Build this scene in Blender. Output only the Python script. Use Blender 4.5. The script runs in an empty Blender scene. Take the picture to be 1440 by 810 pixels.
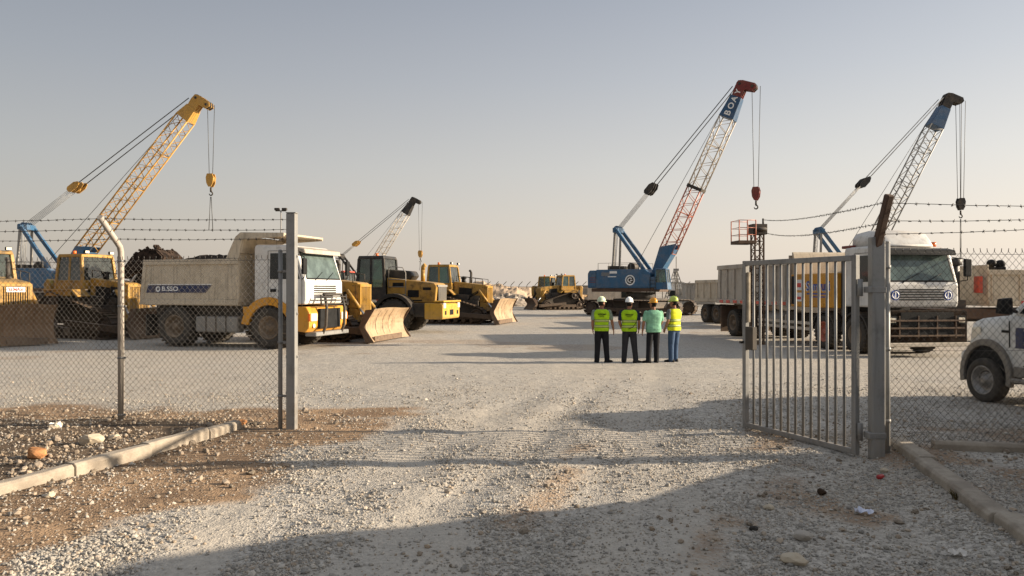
import bpy, bmesh, math, random
import numpy as np
from mathutils import Vector, Matrix

R = math.radians
random.seed(7)
rng = np.random.default_rng(11)
sc = bpy.context.scene
COL = sc.collection

# ------------------------------------------------------------------ camera, sky, sun, exposure
CAM_H = 1.95
F = 1040.0          # focal length in pixels of the 1440 wide photograph (26 mm)
HZ = 408.0          # horizon row
cam = bpy.data.cameras.new('camera')
cam.sensor_width = 36.0
cam.lens = 26.0
cam.shift_y = 3.0 / 1440.0
cam.clip_start = 0.1
cam.clip_end = 20000.0
camo = bpy.data.objects.new('camera', cam)
COL.objects.link(camo)
camo.location = (0, 0, CAM_H)
camo.rotation_euler = (R(90), 0, 0)
sc.camera = camo

SUN_EL = 16.0
SUN_AZ = 2.0        # degrees from +X towards +Y
world = bpy.data.worlds.new('World')
sc.world = world
world.use_nodes = True
wn = world.node_tree
for n in list(wn.nodes):
    wn.nodes.remove(n)
wo = wn.nodes.new('ShaderNodeOutputWorld')
wb = wn.nodes.new('ShaderNodeBackground')
ws = wn.nodes.new('ShaderNodeTexSky')
ws.sky_type = 'NISHITA'
ws.sun_disc = False
ws.sun_elevation = R(SUN_EL)
ws.sun_rotation = R(90 - SUN_AZ)
ws.air_density = 1.0
ws.dust_density = 3.2
ws.ozone_density = 1.5
ws.altitude = 0
wb.inputs['Strength'].default_value = 0.1
# desert dust haze: the clear sky is veiled by a pale warm layer, thickest at the horizon and towards the sun
wt = wn.nodes.new('ShaderNodeTexCoord')
wx = wn.nodes.new('ShaderNodeSeparateXYZ'); wn.links.new(wt.outputs['Generated'], wx.inputs[0])
wr = wn.nodes.new('ShaderNodeValToRGB')
el = wr.color_ramp.elements
el[0].position = 0.0; el[0].color = (.325, .286, .248, 1)
el[1].position = 1.0; el[1].color = (.235, .25, .275, 1)
for p_, c_ in ((.06, (.322, .284, .246, 1)), (.16, (.275, .262, .245, 1)), (.27, (.212, .214, .220, 1)), (.38, (.160, .168, .186, 1))):
    e_ = el.new(p_); e_.color = c_
wn.links.new(wx.outputs[2], wr.inputs[0])
wg = wn.nodes.new('ShaderNodeMapRange'); wg.inputs['From Min'].default_value = -.7; wg.inputs['From Max'].default_value = .7; wg.inputs['To Min'].default_value = 6.5; wg.inputs['To Max'].default_value = 12.2
wn.links.new(wx.outputs[0], wg.inputs[0])
wv = wn.nodes.new('ShaderNodeVectorMath'); wv.operation = 'SCALE'; wn.links.new(wr.outputs[0], wv.inputs[0]); wn.links.new(wg.outputs[0], wv.inputs['Scale'])
wm = wn.nodes.new('ShaderNodeMix'); wm.data_type = 'RGBA'; wm.clamp_result = False; wm.inputs[0].default_value = .86
wn.links.new(ws.outputs[0], wm.inputs[6]); wn.links.new(wv.outputs[0], wm.inputs[7])
wn.links.new(wm.outputs[2], wb.inputs[0])
wn.links.new(wb.outputs[0], wo.inputs[0])

sl = bpy.data.lights.new('sun', 'SUN')
sl.energy = 4.2
sl.angle = R(0.6)
sl.color = (1.0, 0.85, 0.66)
so = bpy.data.objects.new('sun', sl)
COL.objects.link(so)
sd = Vector((math.cos(R(SUN_EL)) * math.cos(R(SUN_AZ)), math.cos(R(SUN_EL)) * math.sin(R(SUN_AZ)), math.sin(R(SUN_EL))))
so.rotation_euler = sd.to_track_quat('Z', 'Y').to_euler()
so.location = (60, 0, 40)
sc.view_settings.view_transform = 'Standard'
sc.view_settings.look = 'None'
sc.view_settings.gamma = 1.0
sc.view_settings.use_curve_mapping = False
sc.view_settings.exposure = 1.3


def gp(px, py):
    """ground point seen at a pixel of the photograph"""
    Y = CAM_H * F / (py - HZ)
    return ((px - 720.0) / F * Y, Y)


def at(px, py, Y):
    return Vector(((px - 720.0) / F * Y, Y, CAM_H - (py - HZ) / F * Y))


# ------------------------------------------------------------------ mesh helpers
class MB:
    def __init__(s):
        s.v = []; s.f = []; s.m = []; s.s = []

    def add(s, vs, fs, mat=0, smooth=False):
        o = len(s.v)
        s.v.extend([tuple(p) for p in vs])
        for k, f in enumerate(fs):
            s.f.append(tuple(i + o for i in f))
            s.m.append(mat)
            s.s.append(smooth if isinstance(smooth, bool) else smooth[k])
        return s

    def hexa(s, p, mat=0):
        """8 points: bottom loop 4, top loop 4"""
        return s.add(p, [(3, 2, 1, 0), (4, 5, 6, 7), (0, 1, 5, 4), (1, 2, 6, 5), (2, 3, 7, 6), (3, 0, 4, 7)], mat)

    def box(s, x0, x1, y0, y1, z0, z1, mat=0):
        return s.hexa([(x0, y0, z0), (x1, y0, z0), (x1, y1, z0), (x0, y1, z0), (x0, y0, z1), (x1, y0, z1), (x1, y1, z1), (x0, y1, z1)], mat)

    def obox(s, c, d, rot, mat=0):
        c = Vector(c)
        P = []
        for z in (-.5, .5):
            for x, y in ((-.5, -.5), (.5, -.5), (.5, .5), (-.5, .5)):
                P.append(c + rot @ Vector((x * d[0], y * d[1], z * d[2])))
        return s.hexa(P, mat)

    def prism(s, pts, a, b, axis='y', mat=0):
        n = len(pts)
        def P(p, t):
            if axis == 'y': return (p[0], t, p[1])
            if axis == 'x': return (t, p[0], p[1])
            return (p[0], p[1], t)
        vs = [P(p, a) for p in pts] + [P(p, b) for p in pts]
        fs = [tuple(range(n)), tuple(range(2 * n - 1, n - 1, -1))]
        fs += [(i, (i + 1) % n, n + (i + 1) % n, n + i) for i in range(n)]
        return s.add(vs, fs, mat)

    def cyl(s, p0, p1, r0, r1=None, n=14, mat=0, smooth=True, cap=True):
        p0 = Vector(p0); p1 = Vector(p1)
        if r1 is None: r1 = r0
        d = (p1 - p0)
        if d.length < 1e-6: return s
        q = d.to_track_quat('Z', 'Y')
        vs = []
        for p, r in ((p0, r0), (p1, r1)):
            for i in range(n):
                a = 2 * math.pi * i / n
                vs.append(p + q @ Vector((math.cos(a) * r, math.sin(a) * r, 0)))
        fs = [(i, (i + 1) % n, n + (i + 1) % n, n + i) for i in range(n)]
        sm = [smooth] * n
        if cap:
            fs += [tuple(range(n - 1, -1, -1)), tuple(range(n, 2 * n))]
            sm += [False, False]
        return s.add(vs, fs, mat, sm)

    def tube(s, path, r, n=6, mat=0, smooth=True):
        P = [Vector(p) for p in path]
        rr = r if isinstance(r, (list, tuple)) else [r] * len(P)
        vs = []; fs = []; sm = []
        prev = None
        for i, p in enumerate(P):
            if i == 0: t = P[1] - P[0]
            elif i == len(P) - 1: t = P[-1] - P[-2]
            else: t = (P[i + 1] - P[i]).normalized() + (P[i] - P[i - 1]).normalized()
            t.normalize()
            if prev is None:
                up = Vector((0, 0, 1)) if abs(t.z) < .9 else Vector((1, 0, 0))
                e1 = t.cross(up).normalized()
            else:
                e1 = (prev - t * prev.dot(t)).normalized()
            prev = e1
            e2 = t.cross(e1)
            for k in range(n):
                a = 2 * math.pi * k / n
                vs.append(p + (e1 * math.cos(a) + e2 * math.sin(a)) * rr[i])
        for i in range(len(P) - 1):
            for k in range(n):
                fs.append((i * n + k, i * n + (k + 1) % n, (i + 1) * n + (k + 1) % n, (i + 1) * n + k)); sm.append(smooth)
        fs.append(tuple(range(n - 1, -1, -1))); fs.append(tuple(range((len(P) - 1) * n, len(P) * n))); sm += [False, False]
        return s.add(vs, fs, mat, sm)

    def beam(s, p0, p1, w, h, mat=0, up=(0, 0, 1)):
        """rectangular bar, w across, h along up"""
        p0 = Vector(p0); p1 = Vector(p1)
        t = (p1 - p0).normalized()
        u = Vector(up)
        if abs(t.dot(u)) > .98: u = Vector((1, 0, 0))
        a = t.cross(u).normalized() * (w / 2)
        b = a.cross(t).normalized() * (h / 2)
        return s.hexa([p0 - a - b, p0 + a - b, p0 + a + b, p0 - a + b, p1 - a - b, p1 + a - b, p1 + a + b, p1 - a + b], mat)

    def lathe(s, prof, o=(0, 0, 0), axis='y', n=24, mat=0, smooth=True):
        """closed revolve: prof = [(r, a)]"""
        o = Vector(o)
        vs = []; fs = []
        m = len(prof)
        for i in range(n):
            t = 2 * math.pi * i / n
            c, q = math.cos(t), math.sin(t)
            for r, a in prof:
                if axis == 'y': p = Vector((r * c, a, r * q))
                elif axis == 'x': p = Vector((a, r * c, r * q))
                else: p = Vector((r * c, r * q, a))
                vs.append(o + p)
        for i in range(n):
            j = (i + 1) % n
            for k in range(m - 1):
                fs.append((i * m + k, i * m + k + 1, j * m + k + 1, j * m + k))
        return s.add(vs, fs, mat, smooth)

    def ball(s, c, rx, ry, rz, nu=14, nv=10, mat=0, v0=-90, v1=90):
        vs = []; fs = []
        for j in range(nv + 1):
            b = R(v0 + (v1 - v0) * j / nv)
            for i in range(nu):
                a = 2 * math.pi * i / nu
                vs.append((c[0] + rx * math.cos(a) * math.cos(b), c[1] + ry * math.sin(a) * math.cos(b), c[2] + rz * math.sin(b)))
        for j in range(nv):
            for i in range(nu):
                k = (i + 1) % nu
                fs.append((j * nu + i, j * nu + k, (j + 1) * nu + k, (j + 1) * nu + i))
        if v0 > -89: fs.append(tuple(range(nu - 1, -1, -1)))
        if v1 < 89: fs.append(tuple(range(nv * nu, (nv + 1) * nu)))
        return s.add(vs, fs, mat, True)

    def loft(s, rings, mat=0, smooth=True, cap=True):
        n = len(rings[0])
        vs = [p for r in rings for p in r]
        fs = []; sm = []
        for i in range(len(rings) - 1):
            for k in range(n):
                fs.append((i * n + k, i * n + (k + 1) % n, (i + 1) * n + (k + 1) % n, (i + 1) * n + k)); sm.append(smooth)
        if cap:
            fs.append(tuple(range(n - 1, -1, -1))); fs.append(tuple(range((len(rings) - 1) * n, len(rings) * n))); sm += [smooth, smooth]
        return s.add(vs, fs, mat, sm)

    def mesh(s, name, mats, bevel=0.0, segs=1):
        me = bpy.data.meshes.new(name)
        me.from_pydata(s.v, [], s.f)
        if not isinstance(mats, (list, tuple)): mats = [mats]
        for m in mats: me.materials.append(m)
        me.polygons.foreach_set('material_index', np.array(s.m, dtype=np.int32))
        me.polygons.foreach_set('use_smooth', np.array(s.s, dtype=bool))
        bm = bmesh.new(); bm.from_mesh(me)
        bmesh.ops.remove_doubles(bm, verts=bm.verts, dist=1e-5)
        bmesh.ops.recalc_face_normals(bm, faces=bm.faces)
        if bevel > 0:
            ed = []
            for e in bm.edges:
                if len(e.link_faces) == 2 and not (e.link_faces[0].smooth and e.link_faces[1].smooth):
                    if e.calc_face_angle(0) > R(25) and e.calc_length() > bevel * 1.5: ed.append(e)
            if ed:
                bmesh.ops.bevel(bm, geom=ed, offset=bevel, segments=segs, affect='EDGES', clamp_overlap=True, profile=.5)
        bm.to_mesh(me); bm.free()
        return me

    def build(s, name, mats, parent=None, bevel=0.0, segs=1, loc=None, kind=None):
        o = bpy.data.objects.new(name, s.mesh(name, mats, bevel, segs))
        COL.objects.link(o)
        if parent is not None: o.parent = parent
        if loc is not None: o.location = loc
        if kind: o['kind'] = kind
        return o


def thing(name, label, cat, loc=(0, 0, 0), yaw=0.0, group=None):
    o = bpy.data.objects.new(name, None)
    o.empty_display_size = .3
    COL.objects.link(o)
    o.location = (loc[0], loc[1], loc[2] if len(loc) > 2 else 0)
    o.rotation_euler = (0, 0, yaw)
    o['label'] = label; o['category'] = cat
    if group: o['group'] = group
    return o


def tag(o, label, cat, group=None):
    o['label'] = label; o['category'] = cat
    if group: o['group'] = group
    return o


def dup(o, parent=None):
    c = o.copy(); COL.objects.link(c)
    if parent is not None: c.parent = parent
    for ch in list(o.children): dup(ch, c)
    return c


def put(root, px, py, ax, ay, yaw):
    """stand root so that its local ground point (ax, ay) is at the ground pixel (px, py)"""
    X, Y = gp(px, py)
    c, s_ = math.cos(yaw), math.sin(yaw)
    root.location = (X - (c * ax - s_ * ay), Y - (s_ * ax + c * ay), 0)
    root.rotation_euler = (0, 0, yaw)


# ------------------------------------------------------------------ materials
def nmat(name):
    m = bpy.data.materials.new(name)
    m.use_nodes = True
    nt = m.node_tree
    return m, nt, nt.nodes['Principled BSDF']


def N(nt, t, **kw):
    n = nt.nodes.new(t)
    for k, v in kw.items():
        if k in n.inputs.keys():
            i = n.inputs[k]
            if hasattr(v, 'is_linked') or isinstance(v, bpy.types.NodeSocket): nt.links.new(v, i)
            else: i.default_value = v
        else: setattr(n, k, v)
    return n


def MR(nt, val, a, b, c=0.0, d=1.0, smooth=True):
    n = nt.nodes.new('ShaderNodeMapRange')
    if smooth: n.interpolation_type = 'SMOOTHSTEP'
    nt.links.new(val, n.inputs['Value'])
    n.inputs['From Min'].default_value = a; n.inputs['From Max'].default_value = b
    n.inputs['To Min'].default_value = c; n.inputs['To Max'].default_value = d
    return n.outputs[0]


def MA(nt, op, a, b=None, clamp=False):
    n = nt.nodes.new('ShaderNodeMath'); n.operation = op; n.use_clamp = clamp
    for i, x in enumerate((a, b)):
        if x is None: continue
        if isinstance(x, bpy.types.NodeSocket): nt.links.new(x, n.inputs[i])
        else: n.inputs[i].default_value = x
    return n.outputs[0]


def MIX(nt, f, a, b, mode='MIX'):
    n = nt.nodes.new('ShaderNodeMix'); n.data_type = 'RGBA'; n.blend_type = mode; n.clamp_factor = True
    for idx, x in ((0, f), (6, a), (7, b)):
        if isinstance(x, bpy.types.NodeSocket): nt.links.new(x, n.inputs[idx])
        elif isinstance(x, tuple): n.inputs[idx].default_value = (*x[:3], 1)
        else: n.inputs[idx].default_value = x
    return n.outputs[2]


DUST = (.33, .25, .17)


def paint(name, col, rough=.42, dust=.4, rust=.25, rustcol=(.10, .045, .022), metal=0.0, low=1.0, lowz=1.7, grime=.35, dcol=DUST, bump=.15, grease=.25):
    m, nt, b = nmat(name)
    L = nt.links
    tc = N(nt, 'ShaderNodeTexCoord')
    oi = N(nt, 'ShaderNodeObjectInfo')
    off = MA(nt, 'MULTIPLY', oi.outputs['Random'], 40.0)
    cx = N(nt, 'ShaderNodeCombineXYZ'); L.new(off, cx.inputs[0]); L.new(off, cx.inputs[1])
    va = N(nt, 'ShaderNodeVectorMath', operation='ADD'); L.new(tc.outputs['Object'], va.inputs[0]); L.new(cx.outputs[0], va.inputs[1])
    V = va.outputs[0]
    n1 = N(nt, 'ShaderNodeTexNoise', Scale=1.5, Detail=7.0, Roughness=.68); L.new(V, n1.inputs['Vector'])
    n2 = N(nt, 'ShaderNodeTexNoise', Scale=7.0, Detail=9.0, Roughness=.72); L.new(V, n2.inputs['Vector'])
    mp = N(nt, 'ShaderNodeMapping'); mp.inputs['Scale'].default_value = (9, 9, .7); L.new(V, mp.inputs['Vector'])
    n3 = N(nt, 'ShaderNodeTexNoise', Scale=1.0, Detail=5.0, Roughness=.6); L.new(mp.outputs[0], n3.inputs['Vector'])
    sp = N(nt, 'ShaderNodeSeparateXYZ'); L.new(tc.outputs['Object'], sp.inputs[0])
    up = N(nt, 'ShaderNodeNewGeometry')
    un = N(nt, 'ShaderNodeSeparateXYZ'); L.new(up.outputs['Normal'], un.inputs[0])
    d1 = MA(nt, 'MULTIPLY', MR(nt, n1.outputs[0], .40, .68), dust)
    lo = MA(nt, 'MULTIPLY', MR(nt, sp.outputs[2], .1, lowz, 1, 0), low * .62)
    lo = MA(nt, 'MULTIPLY', lo, MR(nt, n2.outputs[0], .3, .62, .25, 1))
    tp = MA(nt, 'MULTIPLY', MR(nt, un.outputs[2], .55, 1.0), min(.75, dust * 1.1))
    fac = MA(nt, 'MAXIMUM', MA(nt, 'ADD', d1, tp, True), lo)
    c = MIX(nt, MA(nt, 'MULTIPLY', MR(nt, n3.outputs[0], .5, .75), grime), col, tuple(x * .35 for x in col))
    c = MIX(nt, fac, c, dcol)
    n4 = N(nt, 'ShaderNodeTexNoise', Scale=2.6, Detail=8.0, Roughness=.7); va2 = N(nt, 'ShaderNodeVectorMath', operation='ADD'); L.new(V, va2.inputs[0]); va2.inputs[1].default_value = (7.3, 1.9, 4.4); L.new(va2.outputs[0], n4.inputs['Vector'])
    c = MIX(nt, MA(nt, 'MULTIPLY', MR(nt, n4.outputs[0], .50, .66), grease), c, (.020, .015, .011))
    r = MA(nt, 'MULTIPLY', MR(nt, n2.outputs[0], .60, .68), rust)
    r = MA(nt, 'MULTIPLY', r, MR(nt, n1.outputs[0], .42, .55))
    c = MIX(nt, r, c, rustcol)
    L.new(c, b.inputs['Base Color'])
    L.new(MR(nt, fac, 0, 1, rough, .88, False), b.inputs['Roughness'])
    b.inputs['Metallic'].default_value = metal
    L.new(MR(nt, fac, 0, .8, .4, .06, False), b.inputs['Specular IOR Level'])
    if bump:
        bp = N(nt, 'ShaderNodeBump', Strength=bump, Distance=.01); L.new(n2.outputs[0], bp.inputs['Height']); L.new(bp.outputs[0], b.inputs['Normal'])
    return m


def plain(name, col, rough=.6, metal=0.0, var=.25, scale=6.0, emit=None):
    m, nt, b = nmat(name)
    tc = N(nt, 'ShaderNodeTexCoord')
    n = N(nt, 'ShaderNodeTexNoise', Scale=scale, Detail=5.0, Roughness=.6); nt.links.new(tc.outputs['Object'], n.inputs['Vector'])
    c = MIX(nt, MR(nt, n.outputs[0], .35, .65), tuple(x * (1 - var) for x in col), tuple(min(1, x * (1 + var)) for x in col))
    nt.links.new(c, b.inputs['Base Color'])
    b.inputs['Roughness'].default_value = rough; b.inputs['Metallic'].default_value = metal
    if rough > .5: b.inputs['Specular IOR Level'].default_value = .12
    return m


def glass(name, tint, trans=.6, dust=.18):
    """dusty cab glass: part see-through, part reflecting, part pale dust"""
    m, nt, b = nmat(name)
    L = nt.links
    out = [n for n in nt.nodes if n.type == 'OUTPUT_MATERIAL'][0]
    nt.nodes.remove(b)
    tr = N(nt, 'ShaderNodeBsdfTransparent', Color=(*tint, 1))
    df = N(nt, 'ShaderNodeBsdfDiffuse', Color=(.36, .40, .37, 1))
    gl = N(nt, 'ShaderNodeBsdfGlossy', Roughness=.04)
    fr = N(nt, 'ShaderNodeFresnel', IOR=1.55)
    tc = N(nt, 'ShaderNodeTexCoord')
    n = N(nt, 'ShaderNodeTexNoise', Scale=2.2, Detail=6.0); L.new(tc.outputs['Object'], n.inputs['Vector'])
    m1 = N(nt, 'ShaderNodeMixShader'); L.new(MR(nt, n.outputs[0], .35, .7, dust * .5, min(1, dust * 1.7)), m1.inputs[0]); L.new(tr.outputs[0], m1.inputs[1]); L.new(df.outputs[0], m1.inputs[2])
    m2 = N(nt, 'ShaderNodeMixShader'); L.new(MA(nt, 'ADD', fr.outputs[0], .03), m2.inputs[0]); L.new(m1.outputs[0], m2.inputs[1]); L.new(gl.outputs[0], m2.inputs[2])
    L.new(m2.outputs[0], out.inputs[0])
    return m


YEL = paint('yellow_paint', (.39, .21, .028), dust=.30, rust=.6, grime=.6, grease=.6)
YELB = paint('bright_yellow_paint', (.58, .33, .03), dust=.28, rust=.3)
AMBER = paint('amber_paint', (.60, .27, .015), dust=.22, rust=.2, low=.7, lowz=1.2)
BOOMY = paint('boom_yellow_paint', (.50, .27, .05), dust=.25, rust=.4, low=0)
BLUE = paint('blue_paint', (.028, .105, .205), dust=.22, rust=.35, low=.25)
BLUED = paint('deep_blue_paint', (.02, .075, .16), dust=.15, rust=.3, low=0)
WHITE = paint('white_paint', (.66, .65, .62), dust=.25, rust=.2, low=.7, lowz=1.8, grime=.3)
CREAM = paint('cream_tipper_paint', (.54, .46, .345), dust=.3, rust=.75, low=.6, lowz=2.0, grime=.7)
GREYT = paint('grey_tipper_paint', (.40, .365, .31), dust=.35, rust=.6, low=.5, lowz=2.0, grime=.55)
LATW = paint('pale_lattice_paint', (.50, .44, .36), dust=.2, rust=.5, low=0)
LATR = paint('red_lattice_paint', (.42, .13, .08), dust=.2, rust=.5, low=0)
LATG = paint('grey_lattice_paint', (.24, .23, .21), dust=.2, rust=.5, low=0)
REDP = paint('dark_red_paint', (.16, .022, .018), dust=.15, rust=.5, low=0)
REDH = paint('red_hub_paint', (.5, .06, .03), dust=.25, rust=.3)
BLACKP = paint('black_paint', (.018, .018, .018), dust=.18, rust=.1, rough=.5, low=.6, lowz=1.3)
STEEL = paint('dark_steel', (.030, .027, .024), dust=.2, rust=.5, rough=.6, low=.8, lowz=1.4)
TRACK = paint('track_steel', (.035, .024, .017), dust=.26, rust=.6, rough=.55, low=.7, lowz=1.3, dcol=(.22, .15, .095))
RUST = paint('rusty_steel', (.075, .042, .026), dust=.16, rust=.8, rough=.75, low=.7, lowz=1.2)
BLADE = paint('worn_blade_steel', (.36, .25, .145), dust=.5, rust=.9, rough=.55, low=.4, lowz=.9, dcol=(.46, .36, .245), rustcol=(.15, .07, .033), grime=.75, grease=.4)
RUBBER = paint('tyre_rubber', (.020, .019, .018), dust=.22, rust=0, rough=.85, low=.5, lowz=1.5, dcol=(.20, .165, .125))
RIM = paint('dusty_rim', (.13, .095, .065), dust=.45, rust=.6, rough=.6, low=.6, lowz=1.2)
RIMS = paint('silver_rim', (.26, .255, .245), dust=.2, rust=.05, rough=.35, low=.4, lowz=.6, metal=.4)
GALV = paint('galvanised_steel', (.24, .24, .232), dust=.16, rust=.35, rough=.5, low=.5, lowz=.7, metal=.15, grime=.5)
WIRE = plain('galvanised_wire', (.055, .05, .046), rough=.5, metal=.3)
POSTP = paint('pale_fence_post', (.40, .36, .31), dust=.25, rust=.5, rough=.6, low=.4, lowz=.6)
ROPE = plain('wire_rope', (.05, .048, .045), rough=.5)
ROPEL = plain('pale_wire_rope', (.28, .27, .25), rough=.5)
DARK = plain('black_plastic', (.015, .015, .015), rough=.6)
GLASS = glass('cab_glass', (.42, .55, .50), dust=.09)
GLASSD = glass('dark_cab_glass', (.16, .19, .19), dust=.07)
LAMPG = plain('headlamp_lens', (.75, .68, .55), rough=.15, var=.1)
ORANGE = plain('orange_lens', (.8, .16, .02), rough=.25)
REDL = plain('red_lens', (.5, .02, .02), rough=.25)
CHROME = plain('bare_steel', (.5, .5, .5), rough=.3, metal=.8)
WTXT = plain('white_lettering', (.75, .75, .73), rough=.5, var=.1)
BTXT = plain('blue_lettering', (.03, .07, .3), rough=.5, var=.15)
NAVY = paint('navy_stripe', (.018, .03, .09), dust=.25, rust=.2, low=0)
RTXT = plain('red_lettering', (.55, .04, .03), rough=.5, var=.1)
KTXT = plain('black_lettering', (.02, .02, .02), rough=.6, var=.1)
SEATM = plain('seat_vinyl', (.03, .03, .032), rough=.7)
SOIL = plain('dark_soil', (.05, .038, .03), rough=1.0, var=.5, scale=9)


def text(body, size, parent, loc, rot, mt, name='lettering', ext=.004, shear=0.0, align='CENTER', stretch=1.0):
    cu = bpy.data.curves.new(name, 'FONT')
    cu.body = body; cu.size = size; cu.extrude = ext; cu.align_x = align; cu.align_y = 'CENTER'; cu.shear = shear
    cu.resolution_u = 3; cu.offset = size * .02
    o = bpy.data.objects.new(name, cu); COL.objects.link(o)
    dg = bpy.context.evaluated_depsgraph_get()
    me = bpy.data.meshes.new_from_object(o.evaluated_get(dg))
    bpy.data.objects.remove(o)
    me.materials.clear(); me.materials.append(mt)
    o = bpy.data.objects.new(name, me); COL.objects.link(o)
    o.parent = parent; o.location = loc; o.rotation_euler = rot; o.scale = (stretch, 1, 1)
    return o

# ------------------------------------------------------------------ value noise for the ground
def vnoise(x, y, seed=0):
    xi = np.floor(x).astype(np.int64); yi = np.floor(y).astype(np.int64)
    xf = x - xi; yf = y - yi
    u = xf * xf * (3 - 2 * xf); v = yf * yf * (3 - 2 * yf)
    def h(a, b):
        n = (a * 374761393 + b * 668265263 + seed * 1442695041) & 0xffffffff
        n = ((n ^ (n >> 13)) * 1274126177) & 0xffffffff
        return ((n ^ (n >> 16)) & 0xffff) / 65535.0
    return (h(xi, yi) * (1 - u) + h(xi + 1, yi) * u) * (1 - v) + (h(xi, yi + 1) * (1 - u) + h(xi + 1, yi + 1) * u) * v


def fbm(x, y, seed=0, oct=4):
    t = 0; a = .5; s = 0
    for k in range(oct):
        t = t + a * vnoise(x * 2 ** k, y * 2 ** k, seed + k); s += a; a *= .5
    return t / s


def sstep(a, b, x):
    t = np.clip((x - a) / (b - a), 0, 1)
    return t * t * (3 - 2 * t)


def road_u(x, y):
    return x - .19 - .28 * (y - 9.0)


def dirt_mask(x, y):
    """1 = bare earth, 0 = gravel"""
    u = road_u(x, y)
    n = fbm(x * .8, y * .8, 3) - .5
    n2 = fbm(x * 2.6, y * 2.6, 9) - .5
    left = sstep(1.75, 3.2, -u + n * 2.2 + n2 * .8) * (1 - sstep(11.6, 13.2, y + n * 2.5))
    right = sstep(2.0, 3.1, u + n * 2.2 + n2 * .9) * (1 - sstep(10.2, 11.6, y + n * 2.0))
    right = right * (.22 + .38 * sstep(.42, .6, fbm(x * 1.1, y * 1.1, 23)))
    patch = .45 * sstep(.56, .72, fbm(x * .35, y * .35, 31)) * sstep(12, 22, y)
    strip = .55 * sstep(.5, .66, fbm(x * .5 + 7, y * 1.2, 41)) * (1 - sstep(0, .7, np.abs(u - .6 + n)))
    d = np.maximum(np.maximum(left, right), np.maximum(patch, strip * (1 - sstep(9, 12, y))))
    return np.clip(d, 0, 1)


# bands packed by wheels: (points of a bent centre line, half width, strength)
TRACKS = []
for pts, off in (([(-1.2, 2), (.9, 9), (3.0, 17), (4.0, 30)], (-.85, .85)), ([(-.6, 2), (1.2, 9), (-.5, 16), (-14, 20)], (-.9, .9)), ([(-.2, 2), (1.0, 9), (2.0, 19), (-4, 40)], (-1.0, 1.0)), ([(-24, 19.5), (-8, 20.5), (4, 18.0), (12, 15.5)], (-1.1, 1.1)), ([(-1.6, 3), (-.6, 8), (-3, 13.5), (-16, 14.5)], (-.9, .9))):
    P_ = np.array(pts, float)
    t_ = np.linspace(0, 1, 90)[:, None]
    C_ = (1 - t_) ** 3 * P_[0] + 3 * (1 - t_) ** 2 * t_ * P_[1] + 3 * (1 - t_) * t_ ** 2 * P_[2] + t_ ** 3 * P_[3]
    T_ = np.gradient(C_, axis=0); T_ /= np.linalg.norm(T_, axis=1)[:, None]
    for o_ in off: TRACKS.append(C_ + np.stack([-T_[:, 1], T_[:, 0]], 1) * o_)


def packed(x, y):
    x = np.asarray(x, float); y = np.asarray(y, float)
    sh = x.shape; X = x.ravel(); Y = y.ravel()
    out = np.zeros(X.size)
    k = (Y > 2) & (Y < 42) & (np.abs(X) < 30)
    xi, yi = X[k], Y[k]; b = np.zeros(xi.size)
    wob = .12 * (fbm(xi * .6, yi * .6, 65) - .5)
    for C_ in TRACKS:
        d2 = np.full(xi.size, 1e9)
        for c in C_: d2 = np.minimum(d2, (xi - c[0]) ** 2 + (yi - c[1]) ** 2)
        b = np.maximum(b, np.exp(-((np.sqrt(d2) + wob) / .27) ** 4))
    out[k] = b * (.45 + .55 * sstep(.3, .6, fbm(xi * .7, yi * .7, 67)))
    return out.reshape(sh)


def relief(x, y):
    u = road_u(x, y)
    z = (fbm(x * .55, y * .55, 51) - .5) * .09
    z = z + (fbm(x * 2.2, y * 2.2, 57) - .5) * .035
    # ruts pressed by wheels turning in through the gate
    for c, w in ((-1.3, .34), (.9, .34), (-.2, .25)):
        z = z - .030 * np.exp(-((u - c + .5 * (fbm(y * .22, y * 0 + 3.0, 5) - .5)) / w) ** 2)
    fade = (1 - sstep(11.5, 17, y)) 
    z = z * (.25 + .75 * fade) 
    flat = 1 - sstep(18, 60, np.abs(y)) * 1.0
    z = z * np.clip(flat, 0, 1)
    z = z + .10 * sstep(3.9, 4.6, u) * (1 - sstep(9.6, 10.6, y)) + .07 * sstep(4.2, 5.0, -u) * (1 - sstep(10.4, 11.4, y))
    return z - .02 * (1 - fade)


def ladder(lo, hi, step, grow, far):
    a = list(np.arange(lo, hi + 1e-6, step))
    s = step
    while a[-1] < far:
        s *= grow; a.append(a[-1] + s)
    return np.array(a)


xp = ladder(0, 13, .10, 1.12, 9000)
xs = np.concatenate([-xp[::-1], xp[1:]])
yp = ladder(3.2, 24, .10, 1.06, 15000)
ym = ladder(0, 1, .3, 1.4, 400)
ys = np.concatenate([3.2 - .3 - ym[::-1], yp])
GX, GY = np.meshgrid(xs, ys)
GZ = relief(GX, GY)
nx, ny = len(xs), len(ys)
co = np.stack([GX, GY, GZ], -1).reshape(-1, 3)
ii = (np.arange(ny - 1)[:, None] * nx + np.arange(nx - 1)[None, :]).reshape(-1)
quads = np.stack([ii, ii + 1, ii + nx + 1, ii + nx], -1)


def np_mesh(name, co, faces, smooth=False):
    me = bpy.data.meshes.new(name)
    k = faces.shape[1]
    me.vertices.add(len(co)); me.vertices.foreach_set('co', co.astype(np.float32).ravel())
    me.loops.add(faces.size); me.loops.foreach_set('vertex_index', faces.astype(np.int32).ravel())
    me.polygons.add(len(faces))
    me.polygons.foreach_set('loop_start', (np.arange(len(faces)) * k).astype(np.int32))
    me.polygons.foreach_set('use_smooth', np.full(len(faces), smooth))
    me.update(calc_edges=True); me.validate()
    return me


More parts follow.
